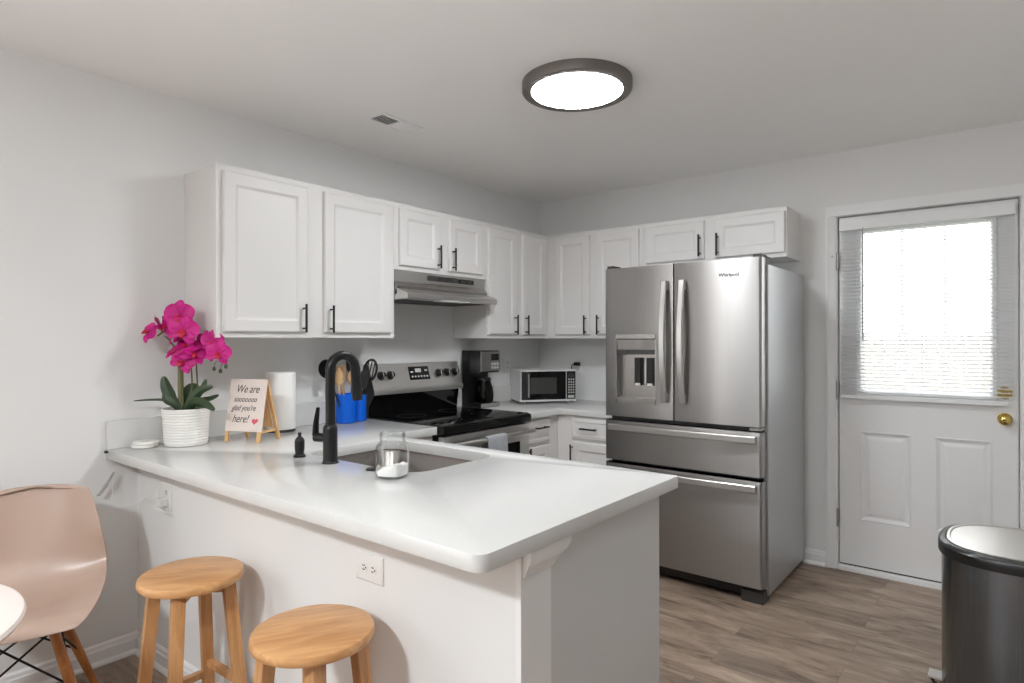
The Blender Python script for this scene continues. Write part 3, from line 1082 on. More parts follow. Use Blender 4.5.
# towel over the oven handle
tw = W()
ya, yb = -1.485, -1.315
n = 14
outs = []
prof = []
R0 = 0.0185
for z in (0.56, 0.62, 0.70, 0.76):
    prof.append((0.712 - R0 - 0.001, z))
for k in range(9):
    a = PI - PI * k / 8
    prof.append((0.712 + R0 * math.cos(a), 0.800 + R0 * math.sin(a)))
for z in (0.76, 0.70, 0.62, 0.54, 0.48):
    prof.append((0.712 + R0 + 0.001 + 0.002 * (0.8 - z), z))
rings = []
for i in range(n):
    y = ya + (yb - ya) * i / (n - 1)
    wv = 0.0025 * math.sin(i * 1.35)
    r1 = [(x + (wv + 0.003 if (z < 0.78 and x > 0.712) else 0), y, z) for x, z in prof]
    r2 = []
    for j, (x, z) in enumerate(prof):
        a = Vector(prof[max(j - 1, 0)]); b = Vector(prof[min(j + 1, len(prof) - 1)])
        t = (b - a).normalized()
        r2.append((x - t.y * 0.004 + (wv + 0.003 if (z < 0.78 and x > 0.712) else 0), y, z + t.x * 0.004))
    rings.append(r1 + list(reversed(r2)))
tw.loft(rings)
tag(tw.build('towel', M['towel']), 'grey knitted towel hanging over the oven handle', 'towel')
S_ = None

# ---- fridge
fr = thing('fridge', 'stainless french-door fridge with ice dispenser beside the back door', 'fridge', (1.54, -0.42, 0))
FX0, FX1, FY, FZ = 1.080, 1.990, -0.818, 1.776
m = W()
m.box(FX0 + 0.004, FX1 + 0.010, -0.735, -0.025, 0.028, 1.742, 0.004)
for x in (FX0 + 0.06, FX1 - 0.06):
    m.cyl((x, -0.12, 0), (x, -0.12, 0.03), 0.02, seg=14)
m.build('fridge_body', M['fridgeside'], fr)
m = W(); m.box(FX0 + 0.012, FX1 - 0.012, -0.752, -0.734, 0.10, 1.765)
m.build('gasket', M['darkgrey'], fr)
m = W(); m.box(FX0 + 0.006, FX1 - 0.07, -0.775, -0.70, 0.022, 0.088, 0.004)
m.build('grille', M['blackplastic'], fr)
m = W(); m.box(FX1 - 0.105, FX1 + 0.002, -0.806, -0.70, 0.0, 0.058, 0.006)
m.build('foot', M['darkgrey'], fr, label='grey corner foot cover')


def fdoor_poly(x0, x1, l, r):
    """plan outline of a fridge door with softly rounded front corners"""
    rl, rr = (0.016 if l else 0.004), (0.016 if r else 0.004)
    p = [(x0, -0.752)]
    p += [(a, b) for a, b in arc(x0 + rl, FY + rl, rl, 180, 270, 6)]
    p += [(a, b) for a, b in arc(x1 - rr, FY + rr, rr, 270, 360, 6)]
    p += [(x1, -0.752)]
    return p


XM = 1.5175
ZD = 0.905
HX0, HX1, HZ0, HZ1 = 1.155, 1.408, 0.985, 1.385


def dispenser_door():
    m = W()
    poly = fdoor_poly(FX0, XM - 0.0025, True, False)
    m.prism(poly, 'z', ZD, HZ0, 0)
    m.prism(poly, 'z', HZ1, FZ, 0)
    lp = [p for p in poly if p[0] < FX0 + 0.03] + [(HX0, FY), (HX0, -0.752)]
    rp = [(HX1, -0.752), (HX1, FY)] + [p for p in poly if p[0] > XM - 0.03]
    m.prism(lp, 'z', HZ0, HZ1, 0); m.prism(rp, 'z', HZ0, HZ1, 0)
    bmesh.ops.remove_doubles(m.bm, verts=list(m.bm.verts), dist=1e-5)
    return m


dl = dispenser_door().build('fridge_door', M['steelv'], fr, label='left fridge door with dispenser')
m = W(); m.prism(fdoor_poly(XM + 0.0025, FX1, False, True), 'z', ZD, FZ, 0.0015, 2, 60)
drr = m.build('fridge_door', M['steelv'], fr, label='right fridge door')
# dispenser niche, a sub-part: frame, control strip, paddles, tray in one housing
m = W()
yk = FY + 0.052
m.box(HX0, HX1, yk, yk + 0.004, HZ0, HZ1)
m.box(HX0, HX0 + 0.004, FY + 0.001, yk, HZ0, HZ1); m.box(HX1 - 0.004, HX1, FY + 0.001, yk, HZ0, HZ1)
m.box(HX0, HX1, FY + 0.001, yk, HZ0, HZ0 + 0.030, 0.002)
m.build('dispenser_niche', M['steel'], dl, smooth=False)
m = W()
m.prism([(FY - 0.003, HZ1), (FY - 0.003, HZ1 - 0.024), (FY + 0.004, HZ1 - 0.030), (FY + 0.012, HZ1 - 0.088), (FY + 0.05, HZ1 - 0.088), (FY + 0.05, HZ1)], 'x', HX0 + 0.001, HX1 - 0.001, 0.0015)
m.build('dispenser_controls', M['steel'], dl, label='steel control strip above the dispenser')
m = W()
m.box(HX0 + 0.006, HX1 - 0.006, FY + 0.012, yk, HZ1 - 0.115, HZ1 - 0.0885, 0.002)
m.box(HX0 + 0.012, HX0 + 0.07, FY + 0.004, FY + 0.03, HZ1 - 0.118, HZ1 - 0.092, 0.004)
m.build('spout_block', M['darkgrey'], dl)
for x in (HX0 + 0.128, HX0 + 0.205):
    m = W(); m.box(x - 0.023, x + 0.023, yk - 0.020, yk, HZ0 + 0.105, HZ0 + 0.265, 0.004)
    m.box(x - 0.017, x + 0.017, yk - 0.026, yk - 0.018, HZ0 + 0.118, HZ0 + 0.262, 0.003)
    m.build('paddle', M['blackplastic'], dl)
m = W()
for x in (HX0 + 0.128, HX0 + 0.205):
    m.box(x - 0.015, x + 0.015, yk - 0.028, yk - 0.018, HZ0 + 0.104, HZ0 + 0.118, 0.002)
m.box(HX0 + 0.163, HX0 + 0.168, yk - 0.006, yk, HZ0 + 0.11, HZ0 + 0.26); m.box(HX0 + 0.238, HX0 + 0.243, yk - 0.006, yk, HZ0 + 0.11, HZ0 + 0.26)
m.build('paddle_tip', M['display'], dl)


def bow_handle(parent, x):
    m = W()
    rings = []
    z0, z1 = 1.005, 1.680
    nn = 20
    for k in range(nn + 1):
        t = k / nn
        z = z0 + (z1 - z0) * t
        s = math.sin(PI * t)
        yo = FY - 0.030 - 0.034 * s
        w = 0.0165
        th = 0.016
        rings.append([(x - w, yo + 0.004, z), (x - w * 0.75, yo, z), (x + w * 0.75, yo, z), (x + w, yo + 0.004, z), (x + w, yo + th, z), (x - w, yo + th, z)])
    m.loft(rings, bev=0.001, ang=60)
    m.box(x - 0.013, x + 0.013, FY - 0.024, FY + 0.001, z0 + 0.004, z0 + 0.05, 0.002)
    m.box(x - 0.013, x + 0.013, FY - 0.024, FY + 0.001, z1 - 0.05, z1 - 0.004, 0.002)
    return m.build('handle', M['steellight'], parent, label='long bowed vertical handle')


bow_handle(dl, 1.470)
bow_handle(drr, 1.574)


def drawer_front(z0, z1, zh):
    m = W()
    m.prism(fdoor_poly(FX0, FX1, True, True), 'z', z0, z1 - 0.022, 0)
    # the top of the front leans back
    m.loft([[(p[0], p[1], z1 - 0.022) for p in fdoor_poly(FX0, FX1, True, True)],
            [(p[0], p[1] + (0.002 if p[1] < -0.76 else 0), z1) for p in fdoor_poly(FX0, FX1, True, True)]])
    bmesh.ops.remove_doubles(m.bm, verts=list(m.bm.verts), dist=1e-5)
    d = m.build('freezer_drawer', M['steelv'], fr)
    m = W()
    rings = []
    xa, xb = 1.118, 1.966
    nn = 20
    for k in range(nn + 1):
        t = k / nn
        x = xa + (xb - xa) * t
        s = math.sin(PI * t)
        yo = FY - 0.034 - 0.016 * s
        h = 0.0175
        rings.append([(x, yo + 0.004, zh - h), (x, yo, zh - h * 0.75), (x, yo, zh + h * 0.75), (x, yo + 0.004, zh + h), (x, yo + 0.016, zh + h), (x, yo + 0.016, zh - h)])
    m.loft(rings, bev=0.001, ang=60)
    m.box(xa + 0.004, xa + 0.045, FY - 0.026, FY + 0.001, zh - 0.013, zh + 0.013, 0.002)
    m.box(xb - 0.045, xb - 0.004, FY - 0.026, FY + 0.001, zh - 0.013, zh + 0.013, 0.002)
    m.build('handle', M['steellight'], d, label='long horizontal bowed handle')


drawer_front(0.648, 0.878, 0.842)
drawer_front(0.080, 0.626, 0.592)
m = W()
m.box(FX1 - 0.062, FX1 - 0.004, -0.812, -0.742, ZD - 0.019, ZD - 0.006, 0.002)
m.build('hinge', M['nickel'], fr)
for x in (FX0 + 0.008, FX1 - 0.048):
    m = W(); m.box(x, x + 0.040, -0.800, -0.70, FZ + 0.0005, FZ + 0.018, 0.003); m.box(x, x + 0.04, -0.735, -0.62, 1.7425, 1.79, 0.003)
    m.build('hinge_cap', M['darkgrey'], fr)
lg = text_obj('Whirlpool', 0.026, M['black'], 'logo', drr, Matrix.Translation((1.825 - 1.54, FY - 0.0004 + 0.42, 1.686)) @ FACE, 0.0, 0.0004, bold=0.0007)
m = W()
pts = [(1.825 + 0.030 * math.cos(t), FY - 0.0006, 1.692 + 0.010 * math.sin(t)) for t in [math.radians(a) for a in range(170, 420, 12)]]
m.tube(pts, 0.0009, 6)
m.build('logo_swoosh', M['nickel'], lg)

# ---- microwave standing across the corner
mw = thing('microwave', 'white countertop microwave with black door in the far corner', 'microwave', (0.374, -0.400, ZC1 + 0.0005), math.radians(53))
MWW, MWH, MWD = 0.420, 0.226, 0.300
m = MB()
m.box(-MWW / 2, MWW / 2, 0.022, MWD, 0.014, MWH + 0.014, 0.004)
for x in (-0.17, 0.17):
    for y in (0.05, MWD - 0.04):
        m.cyl((x, y, 0), (x, y, 0.016), 0.012, seg=12)
m.build('microwave_body', M['whiteplastic'], mw)
m = MB()
m.box(-MWW / 2, MWW / 2, 0.0, 0.0215, 0.014, MWH + 0.014, 0.006)
m.build('front_frame', M['whiteplastic'], mw)
m = MB(); m.box(-MWW / 2 + 0.006, MWW / 2 - 0.080, -0.0035, 0.001, 0.028, MWH + 0.004, 0.002)
mdo = m.build('microwave_door', M['blackgloss'], mw)
m = MB(); m.box(-MWW / 2 + 0.072, MWW / 2 - 0.150, -0.0045, -0.003, 0.070, MWH - 0.040, 0.0005)
m.build('door_window', M['darkgrey'], mdo)
m = MB(); m.box(-MWW / 2 + 0.050, -MWW / 2 + 0.060, -0.020, -0.0035, 0.045, MWH - 0.012, 0.003)
m.build('handle', M['steellight'], mdo)
m = MB(); m.box(MWW / 2 - 0.074, MWW / 2 - 0.006, -0.0035, 0.001, 0.028, MWH + 0.004, 0.002)
cp = m.build('control_panel', M['blackplastic'], mw)
m = MB(); m.box(MWW / 2 - 0.064, MWW / 2 - 0.016, -0.0045, -0.003, MWH - 0.040, MWH - 0.018)
m.build('display', M['darkgrey'], cp)
m = MB()
for r in range(6):
    for c in range(3):
        x = MWW / 2 - 0.062 + c * 0.0175
        m.box(x, x + 0.011, -0.0042, -0.003, 0.070 + r * 0.019, 0.081 + r * 0.019)
m.box(MWW / 2 - 0.064, MWW / 2 - 0.016, -0.0048, -0.003, 0.036, 0.056, 0.001)
m.build('keypad', M['display'], cp)

# ---- coffee maker
cf = thing('coffee_maker', 'black and steel drip coffee maker right of the stove', 'coffee maker', (0.115, -0.845, ZC1 + 0.0005), math.radians(90))
m = MB()     # local: x width (+y world), -y front (+x world)
hw = 0.098
m.box(-hw, hw, -0.085, 0.085, 0.0, 0.028, 0.006)
m.box(-hw, hw, 0.02, 0.085, 0.028, 0.385, 0.006)
m.box(-hw, hw, -0.080, 0.03, 0.235, 0.385, 0.006)
m.build('coffee_body', M['blackplastic'], cf)
m = MB(); m.box(-hw + 0.002, hw - 0.002, -0.091, -0.079, 0.245, 0.378, 0.004)
fp = m.build('front_panel', M['steelv'], cf)
m = MB()
m.box(0.005, 0.080, -0.0935, -0.090, 0.318, 0.362, 0.002)
m.build('display', M['blackgloss'], fp)
m = MB()
for k in range(3):
    for r in range(2):
        m.cyl((0.015 + k * 0.028, -0.090, 0.268 + r * 0.026), (0.015 + k * 0.028, -0.0945, 0.268 + r * 0.026), 0.0085, seg=16)
m.build('button', M['display'], fp)
m = MB(); m.box(-hw + 0.002, hw - 0.002, -0.0885, -0.0845, 0.003, 0.025, 0.001)
m.build('base_trim', M['steellight'], cf)
cr = thing('coffee_carafe', 'round dark glass carafe standing in the coffee maker', 'carafe', (0.145, -0.845, ZC1 + 0.029), math.radians(-25))
m = MB(); m.lathe([(0.050, 0.0), (0.062, 0.010), (0.066, 0.05), (0.060, 0.10), (0.048, 0.135), (0.045, 0.15), (0.043, 0.15), (0.046, 0.134), (0.058, 0.10), (0.063, 0.05), (0.059, 0.012), (0.045, 0.004)], seg=36)
m.build('carafe_body', M['carafe'], cr)
m = MB(); m.lathe([(0.047, 0.150), (0.049, 0.152), (0.047, 0.168), (0.020, 0.176)], seg=32)
m.build('lid', M['blackplastic'], cr)
m = MB(); m.tube([(0.045, -0.020, 0.150), (0.068, -0.036, 0.155), (0.085, -0.046, 0.135), (0.088, -0.048, 0.07), (0.066, -0.036, 0.035)], 0.008, 10, True, 0.7)
m.build('handle', M['blackplastic'], cr)

# ---- utensil crocks and their utensils
ck1 = thing('utensil_crock', 'larger cobalt blue utensil crock behind the faucet', 'crock', (0.098, -1.955, ZC1 + 0.0005), 0, 'blue utensil crocks')
m = MB()
m.lathe([(0.048, 0.0), (0.053, 0.004), (0.0545, 0.012), (0.0545, 0.155), (0.0535, 0.160), (0.0505, 0.160), (0.0500, 0.152), (0.0500, 0.012), (0.02, 0.008)], seg=40)
m.build('crock_body', M['blue'], ck1)
ck2 = copy_thing(ck1, (0.090, -1.862, ZC1 + 0.0005), 0, 'smaller blue utensil crock touching the stove side')
ck2.scale = (0.78, 0.78, 0.92)


def utensil(name, label, base, tip, shaft, material, head):
    o = thing(name, label, 'utensil', base)
    b = Vector((0, 0, 0))
    t = Vector(tip) - Vector(base)
    m = MB(); m.tube([b, b + t * 0.5, b + t], shaft, 8)
    h = m.build('shaft', material, o)
    ax = t.normalized()
    m = MB()
    head(m, t, ax)
    m.build('head', material, o)
    return o


def bowl(r, ln, depth, yaw):
    def f(m, p, ax):
        u = Vector((math.cos(yaw), math.sin(yaw), 0))
        u = (u - ax * u.dot(ax)).normalized()
        w = ax.cross(u)
        rings = []
        for k in range(11):
            t = k / 10
            q = max(0.10, math.sin(PI * min(1, t * 0.95 + 0.04)) ** 0.6)
            c = p + ax * (ln * t) - w * (depth * math.sin(PI * t))
            rings.append([c + u * (r * q * math.cos(2 * PI * j / 16)) + w * (0.006 * q * math.sin(2 * PI * j / 16) + depth * 0.9 * (abs(math.cos(2 * PI * j / 16)) ** 2) * q) for j in range(16)])
        m.loft(rings)
    return f


def ladle(r):
    def f(m, p, ax):
        c = p + ax * 0.015
        prof = [(0.1, -1.0), (0.5, -0.87), (0.85, -0.5), (1.0, 0.0), (0.93, 0.0), (0.78, -0.45), (0.45, -0.78), (0.08, -0.9)]
        mt = Matrix.Translation(c) @ Matrix.Rotation(math.radians(70), 4, Vector((-0.624, 0.78, 0)).cross(Vector((0, 0, 1)))) @ Matrix.Rotation(0.5, 4, 'X')
        m.loft([[mt @ Vector((r * q * math.cos(2 * PI * k / 24), r * q * math.sin(2 * PI * k / 24), r * z)) for k in range(24)] for q, z in prof])
    return f


def paddle(w, ln, slots=False):
    def f(m, p, ax):
        u = Vector((0.78, 0.624, 0))
        u = (u - ax * u.dot(ax)).normalized()
        n_ = ax.cross(u)
        poly = [(-0.25, 0), (0.25, 0), (0.5, 0.3), (0.5, 0.95), (0.4, 1.0), (-0.4, 1.0), (-0.5, 0.95), (-0.5, 0.3)]
        m.loft([[p + u * (a * w) + ax * (b * ln) + n_ * s for a, b in poly] for s in (-0.002, 0.002)])
    return f


def loop_masher(w, ln):
    def f(m, p, ax):
        u = Vector((0.78, 0.624, 0))
        u = (u - ax * u.dot(ax)).normalized()
        pts = [p + u * (w * 0.5 * math.sin(2 * PI * k / 20)) + ax * (ln * 0.5 * (1 - math.cos(2 * PI * k / 20))) for k in range(21)]
        m.tube(pts, 0.0070, 8, False)
        for s in (-0.25, 0.0, 0.25):
            h = math.sqrt(max(0, 0.25 - s * s)) * ln
            m.tube([p + u * (w * s) + ax * (ln * 0.5 - h), p + u * (w * s) + ax * (ln * 0.5 + h)], 0.0035, 6)
    return f


zb_ = ZC1 + 0.012
utensil('ladle', 'black soup ladle leaning left out of the larger blue crock', (0.115, -1.975, zb_), (0.100, -2.075, 1.185), 0.005, M['blackplastic'], ladle(0.052))
utensil('wooden_spoon', 'pale wooden spoon upright in the larger blue crock', (0.100, -1.975, zb_), (0.088, -1.995, 1.105), 0.006, M['woodspoon'], bowl(0.033, 0.105, 0.008, 0.65))
utensil('wooden_spoon', 'darker wooden spoon at the right of the larger blue crock', (0.112, -1.932, zb_), (0.108, -1.918, 1.100), 0.006, M['woodspoon'], bowl(0.029, 0.095, 0.008, 0.9))
utensil('wooden_spatula', 'flat wooden spatula at the back of the larger blue crock', (0.072, -1.930, zb_), (0.056, -1.948, 1.120), 0.006, M['woodspoon'], paddle(0.050, 0.090))
utensil('serving_spoon', 'blue-handled spoon in the larger blue crock', (0.125, -1.955, zb_), (0.135, -1.940, 1.125), 0.005, M['blue'], paddle(0.012, 0.02))
utensil('spatula', 'black flat spatula rising out of the smaller blue crock', (0.080, -1.880, zb_), (0.065, -1.892, 1.165), 0.005, M['blackplastic'], paddle(0.050, 0.095))
utensil('strainer', 'black slotted strainer leaning right out of the smaller blue crock', (0.090, -1.852, zb_), (0.105, -1.808, 1.120), 0.005, M['blackplastic'], loop_masher(0.072, 0.125))
utensil('slotted_turner', 'black slotted turner between the faucet and the stove console', (0.108, -1.868, zb_), (0.128, -1.858, 1.08), 0.005, M['blackplastic'], paddle(0.050, 0.10))

# ---- paper towel roll
pt = thing('paper_towel_roll', 'white paper towel roll on a dark base behind the easel sign', 'paper towel', (0.105, -2.355, ZC1 + 0.0005))
m = MB(); m.lathe([(0.072, 0.0), (0.072, 0.006), (0.068, 0.010), (0.02, 0.011)], seg=40)
m.build('base', M['darkgrey'], pt)
m = MB(); m.lathe([(0.020, 0.013), (0.070, 0.013), (0.0715, 0.016), (0.0715, 0.292), (0.070, 0.295), (0.020, 0.295), (0.020, 0.013)], seg=56, cap0=False, cap1=False)
m.build('paper', M['paper'], pt)
m = MB(); m.lathe([(0.006, 0.011), (0.006, 0.288), (0.009, 0.290), (0.009, 0.2925), (0.004, 0.2935)], seg=18)
m.build('spindle', M['darkgrey'], pt)

# ---- easel sign
# width direction u=(0.67,0.74); local x = u, local -y faces the viewer
es = thing('easel_sign', 'small wooden easel sign with handwritten welcome beside the orchid', 'sign', (0.298, -2.660, ZC1 + 0.0016), math.radians(22))
lean = 0.050
HB = 0.285
m = MB()
tiltf = math.atan2(lean, HB)
TF = Matrix.Rotation(-tiltf, 4, 'X')
bw_ = 0.096
m.box(-bw_, bw_, -0.004, 0.004, 0.048, HB - 0.002, 0.0015, mtx=TF)
bd = m.build('board', M['signboard'], es)
m = MB()
for s in (-1, 1):
    x = s * (bw_ - 0.012)
    m = MB()
    m.box(x - 0.008, x + 0.008, -0.005, 0.006, 0.0, 0.0475, 0.001, mtx=TF)
    m.build('front_leg', M['easelwood'], es)
TB = Matrix.Translation((0, lean * 1.15, 0)) @ Matrix.Translation((0, 0, 0))
for s in (-1, 1):
    m = MB()
    a = Vector((s * (bw_ - 0.010), lean + 0.006, HB - 0.012)); b = Vector((s * (bw_ - 0.010), 0.140, 0.0))
    m.loft([[a + Vector((-0.008, -0.005, 0)), a + Vector((0.008, -0.005, 0)), a + Vector((0.008, 0.005, 0.003)), a + Vector((-0.008, 0.005, 0.003))],
            [b + Vector((-0.008, -0.006, 0)), b + Vector((0.008, -0.006, 0)), b + Vector((0.008, 0.006, 0)), b + Vector((-0.008, 0.006, 0))]])
    m.build('rear_leg', M['easelwood'], es)
m = MB()
a = Vector((0, 0.052, 0.24)); 
m.loft([[(-bw_ + 0.02, lean + 0.012, HB - 0.05), (bw_ - 0.02, lean + 0.012, HB - 0.05), (bw_ - 0.02, lean + 0.016, HB - 0.05), (-bw_ + 0.02, lean + 0.016, HB - 0.05)],
        [(-bw_ + 0.02, 0.110, 0.056), (bw_ - 0.02, 0.110, 0.056), (bw_ - 0.02, 0.114, 0.056), (-bw_ + 0.02, 0.114, 0.056)]])
m.box(bw_ - 0.014, bw_ - 0.006, 0.012, 0.112, 0.040, 0.052, 0.001)
m.build('back_board', M['easelwood'], es)
LINES = [('We are', 0.050, 0.222, 0.000), ('sooooooo', 0.036, 0.180, -0.006), ("glad you're", 0.036, 0.141, -0.010), ('here!', 0.050, 0.088, -0.022)]
for t, sz, z, x in LINES:
    text_obj(t, sz, M['ink'], 'lettering', bd, TF @ Matrix.Translation((x, -0.0046, z)) @ FACE @ Matrix.Diagonal((0.80, 1, 1, 1)), 0.38, 0.0002)
m = MB()
hp = []
for k in range(28):
    t = 2 * PI * k / 28
    hp.append((0.016 * math.sin(t) ** 3, (13 * math.cos(t) - 5 * math.cos(2 * t) - 2 * math.cos(3 * t) - math.cos(4 * t)) / 16 * 0.015))
m.loft([[TF @ Vector((0.058 + p[0] + 0.2 * p[1], y, 0.094 + p[1])) for p in hp] for y in (-0.0042, -0.0052)])
m.build('heart', M['heart'], bd)

# ---- coasters
co = tag(MB().lathe([(0.046, 0.0), (0.050, 0.003), (0.050, 0.010), (0.047, 0.013), (0.03, 0.0125)], seg=40).build('coaster', M['ceramic']),
         'white round coaster left of the orchid pot, lower of the two', 'coaster', 'white coasters by the orchid')
co.location = (0.076, -2.975, ZC1 + 0.0005)
co2 = co.copy(); COL.objects.link(co2)
co2.location = (0.080, -2.973, ZC1 + 0.0145)
co2['label'] = 'white round coaster left of the orchid pot, lying on top of another'

# ---- orchid
VA = math.radians(38.6)
ox, oy = 0.145, -2.834
orc = thing('potted_orchid', 'magenta orchid in a ribbed white pot on the worktop', 'plant', (ox, oy, ZC1 + 0.0005), VA)
PH = 0.160
m = MB()
prof = [(0.080, 0.0), (0.085, 0.003)]
nr = 12
for k in range(nr):
    z = 0.010 + k * 0.0118
    r = 0.0875 + 0.0065 * (k / nr)
    prof += [(r - 0.0012, z), (r + 0.0010, z + 0.004), (r + 0.0010, z + 0.008), (r - 0.0012, z + 0.0115)]
prof += [(0.0950, 0.153), (0.0955, 0.158), (0.0945, PH), (0.0905, PH), (0.0895, 0.150), (0.085, 0.02), (0.03, 0.015)]
m.lathe(prof, seg=64)
m.build('pot', M['ceramic'], orc)
m = MB(); m.lathe([(0.05, 0.13), (0.0893, 0.146), (0.06, 0.152), (0.01, 0.154)], seg=32)
o = m.build('moss', M['soil'], orc)
PXM = 0.00436
# stake and stems (local x = right, -y = towards the viewer, z up from the worktop)
m = MB()
m.tube([(-0.022, 0.0, 0.13), (-0.024, 0.0, 0.30), (-0.022, 0.0, 0.52)], [0.0125, 0.0120, 0.0105], 10)
m.build('stake', M['stake'], orc)
STEMS = [
    [(-0.012, -0.004, 0.13), (-0.010, -0.010, 0.32), (-0.020, -0.014, 0.46), (-0.040, -0.018, 0.53), (-0.075, -0.022, 0.505), (-0.110, -0.026, 0.475)],
    [(0.022, 0.004, 0.13), (0.026, 0.0, 0.28), (0.020, -0.008, 0.42), (0.014, -0.012, 0.53), (0.028, -0.024, 0.575), (0.050, -0.04, 0.53), (0.055, -0.04, 0.47)],
    [(0.048, 0.006, 0.13), (0.048, 0.004, 0.26), (0.046, 0.0, 0.38), (0.070, -0.008, 0.44), (0.120, -0.012, 0.43), (0.160, -0.014, 0.385), (0.185, -0.014, 0.350)],
    [(-0.022, -0.010, 0.36), (-0.040, -0.014, 0.42), (-0.062, -0.018, 0.455), (-0.082, -0.020, 0.475)],
]


def smooth_pts(p, n=6):
    p = [Vector(q) for q in p]
    out = []
    for i in range(len(p) - 1):
        a, b, c, d = p[max(i - 1, 0)], p[i], p[i + 1], p[min(i + 2, len(p) - 1)]
        for k in range(n):
            t = k / n
            out.append(0.5 * ((2 * b) + (c - a) * t + (2 * a - 5 * b + 4 * c - d) * t * t + (3 * b - a - 3 * c + d) * t ** 3))
    out.append(p[-1])
    return out


for s in STEMS:
    m = MB(); m.tube(smooth_pts(s), 0.0034, 8)
    m.build('stem', M['stem'], orc)


def leaf_mesh(pts, width, fold=0.25, n=16, twist=0.0, wpow=0.6):
    sp = smooth_pts(pts, 5)
    m = MB()
    rings = []
    N_ = len(sp)
    for i, p in enumerate(sp):
        t = i / (N_ - 1)
        tan = (sp[min(i + 1, N_ - 1)] - sp[max(i - 1, 0)]).normalized()
        side = tan.cross(Vector((0, 1, 0)))
        if side.length < 0.2:
            side = Vector((1, 0, 0))
        side.normalize()
        side = Matrix.Rotation(twist, 3, tan) @ side
        nn = side.cross(tan).normalized()
        w = width * (max(0.0, math.sin(PI * (0.10 + 0.88 * t))) ** wpow) * (0.62 + 0.38 * min(1, t * 2.2))
        r = []
        K = 8
        for k in range(K + 1):
            a = -1 + 2 * k / K
            r.append(p + side * (w * a) - nn * (fold * w * (1 - abs(a))) + nn * 0.0008)
        for k in range(K, -1, -1):
            a = -1 + 2 * k / K
            r.append(p + side * (w * a) - nn * (fold * w * (1 - abs(a))) - nn * 0.0008)
        rings.append(r)
    m.loft(rings)
    return m


LEAVES = [
    ([(-0.01, -0.02, 0.15), (-0.045, -0.03, 0.20), (-0.072, -0.03, 0.255), (-0.082, -0.03, 0.300)], 0.024, 0.4, 0.5),
    ([(0.0, 0.0, 0.15), (0.008, 0.016, 0.20), (0.010, 0.03, 0.24), (0.012, 0.045, 0.265)], 0.042, 0.15, 0.0),
    ([(0.01, -0.01, 0.15), (0.045, 0.0, 0.205), (0.075, 0.0, 0.250), (0.088, 0.0, 0.285)], 0.017, 0.4, -0.3),
    ([(0.005, -0.03, 0.15), (0.040, -0.04, 0.190), (0.085, -0.045, 0.240), (0.140, -0.045, 0.258)], 0.020, 0.4, 0.2),
    ([(0.02, 0.01, 0.155), (0.06, 0.01, 0.190), (0.10, 0.015, 0.200), (0.135, 0.018, 0.215)], 0.013, 0.4, 0.6),
    ([(0.02, -0.03, 0.15), (0.06, -0.045, 0.185), (0.105, -0.05, 0.185), (0.150, -0.05, 0.155)], 0.026, 0.25, 0.4),
    ([(-0.03, -0.025, 0.155), (-0.075, -0.035, 0.195), (-0.125, -0.045, 0.200), (-0.185, -0.075, 0.198)], 0.007, 0.35, 0.9),
    ([(-0.01, -0.035, 0.15), (-0.035, -0.045, 0.185), (-0.06, -0.05, 0.205), (-0.065, -0.05, 0.235)], 0.018, 0.4, 0.2),
]
for pts, w, fold, tw_ in LEAVES:
    leaf_mesh(pts, w, fold, twist=tw_).build('leaf', M['leaf'], orc, angle=60)


def petal(m, ang, ln, w, cup, base=0.10, tilt=0.0):
    """one petal in the xz plane around the origin, facing -y"""
    rings = []
    n, K = 9, 6
    ca, sa = math.cos(ang), math.sin(ang)
    for i in range(n + 1):
        t = i / n
        d = base + ln * t
        ww = w * max(0.10, math.sin(PI * (0.06 + 0.90 * t)) ** 0.7)
        r = []
        for side in (1, -1):
            for k in range(K + 1):
                a = (-1 + 2 * k / K) * side
                y = -cup * (a * a) * ww - 0.22 * ln * math.sin(PI * t) * cup + tilt * t * t + 0.03 * math.sin(7 * t + 5 * a) * w + side * 0.006
                x_, z_ = d, a * ww
                r.append((x_ * sa + z_ * ca, y, x_ * ca - z_ * sa))
        rings.append(r)
    m.loft(rings)


def flower_meshes():
    m = MB()
    petal(m, 0, 0.88, 0.34, 0.25, tilt=0.12)
    petal(m, math.radians(128), 0.86, 0.33, 0.25, tilt=0.12)
    petal(m, math.radians(-128), 0.86, 0.33, 0.25, tilt=0.12)
    petal(m, math.radians(68), 0.88, 0.56, 0.16, 0.06)
    petal(m, math.radians(-68), 0.88, 0.56, 0.16, 0.06)
    a = m.build('flower', M['magenta'], orc, angle=60)
    m = MB()
    m.ball((0, -0.12, -0.05), 0.14, 0.8, 1.0, 0.9, 12, 8)
    m.loft([[(-0.10, -0.12, -0.06), (0.10, -0.12, -0.06), (0.10, -0.16, -0.06), (-0.10, -0.16, -0.06)],
            [(-0.26, -0.26, -0.16), (0.26, -0.26, -0.16), (0.26, -0.30, -0.14), (-0.26, -0.30, -0.14)],
            [(-0.16, -0.34, -0.34), (0.16, -0.34, -0.34), (0.16, -0.38, -0.32), (-0.16, -0.38, -0.32)],
            [(-0.05, -0.30, -0.52), (0.05, -0.30, -0.52), (0.05, -0.34, -0.52), (-0.05, -0.34, -0.52)]])
    b = m.build('lip', M['lipred'], a, label='red lip')
    return a, b


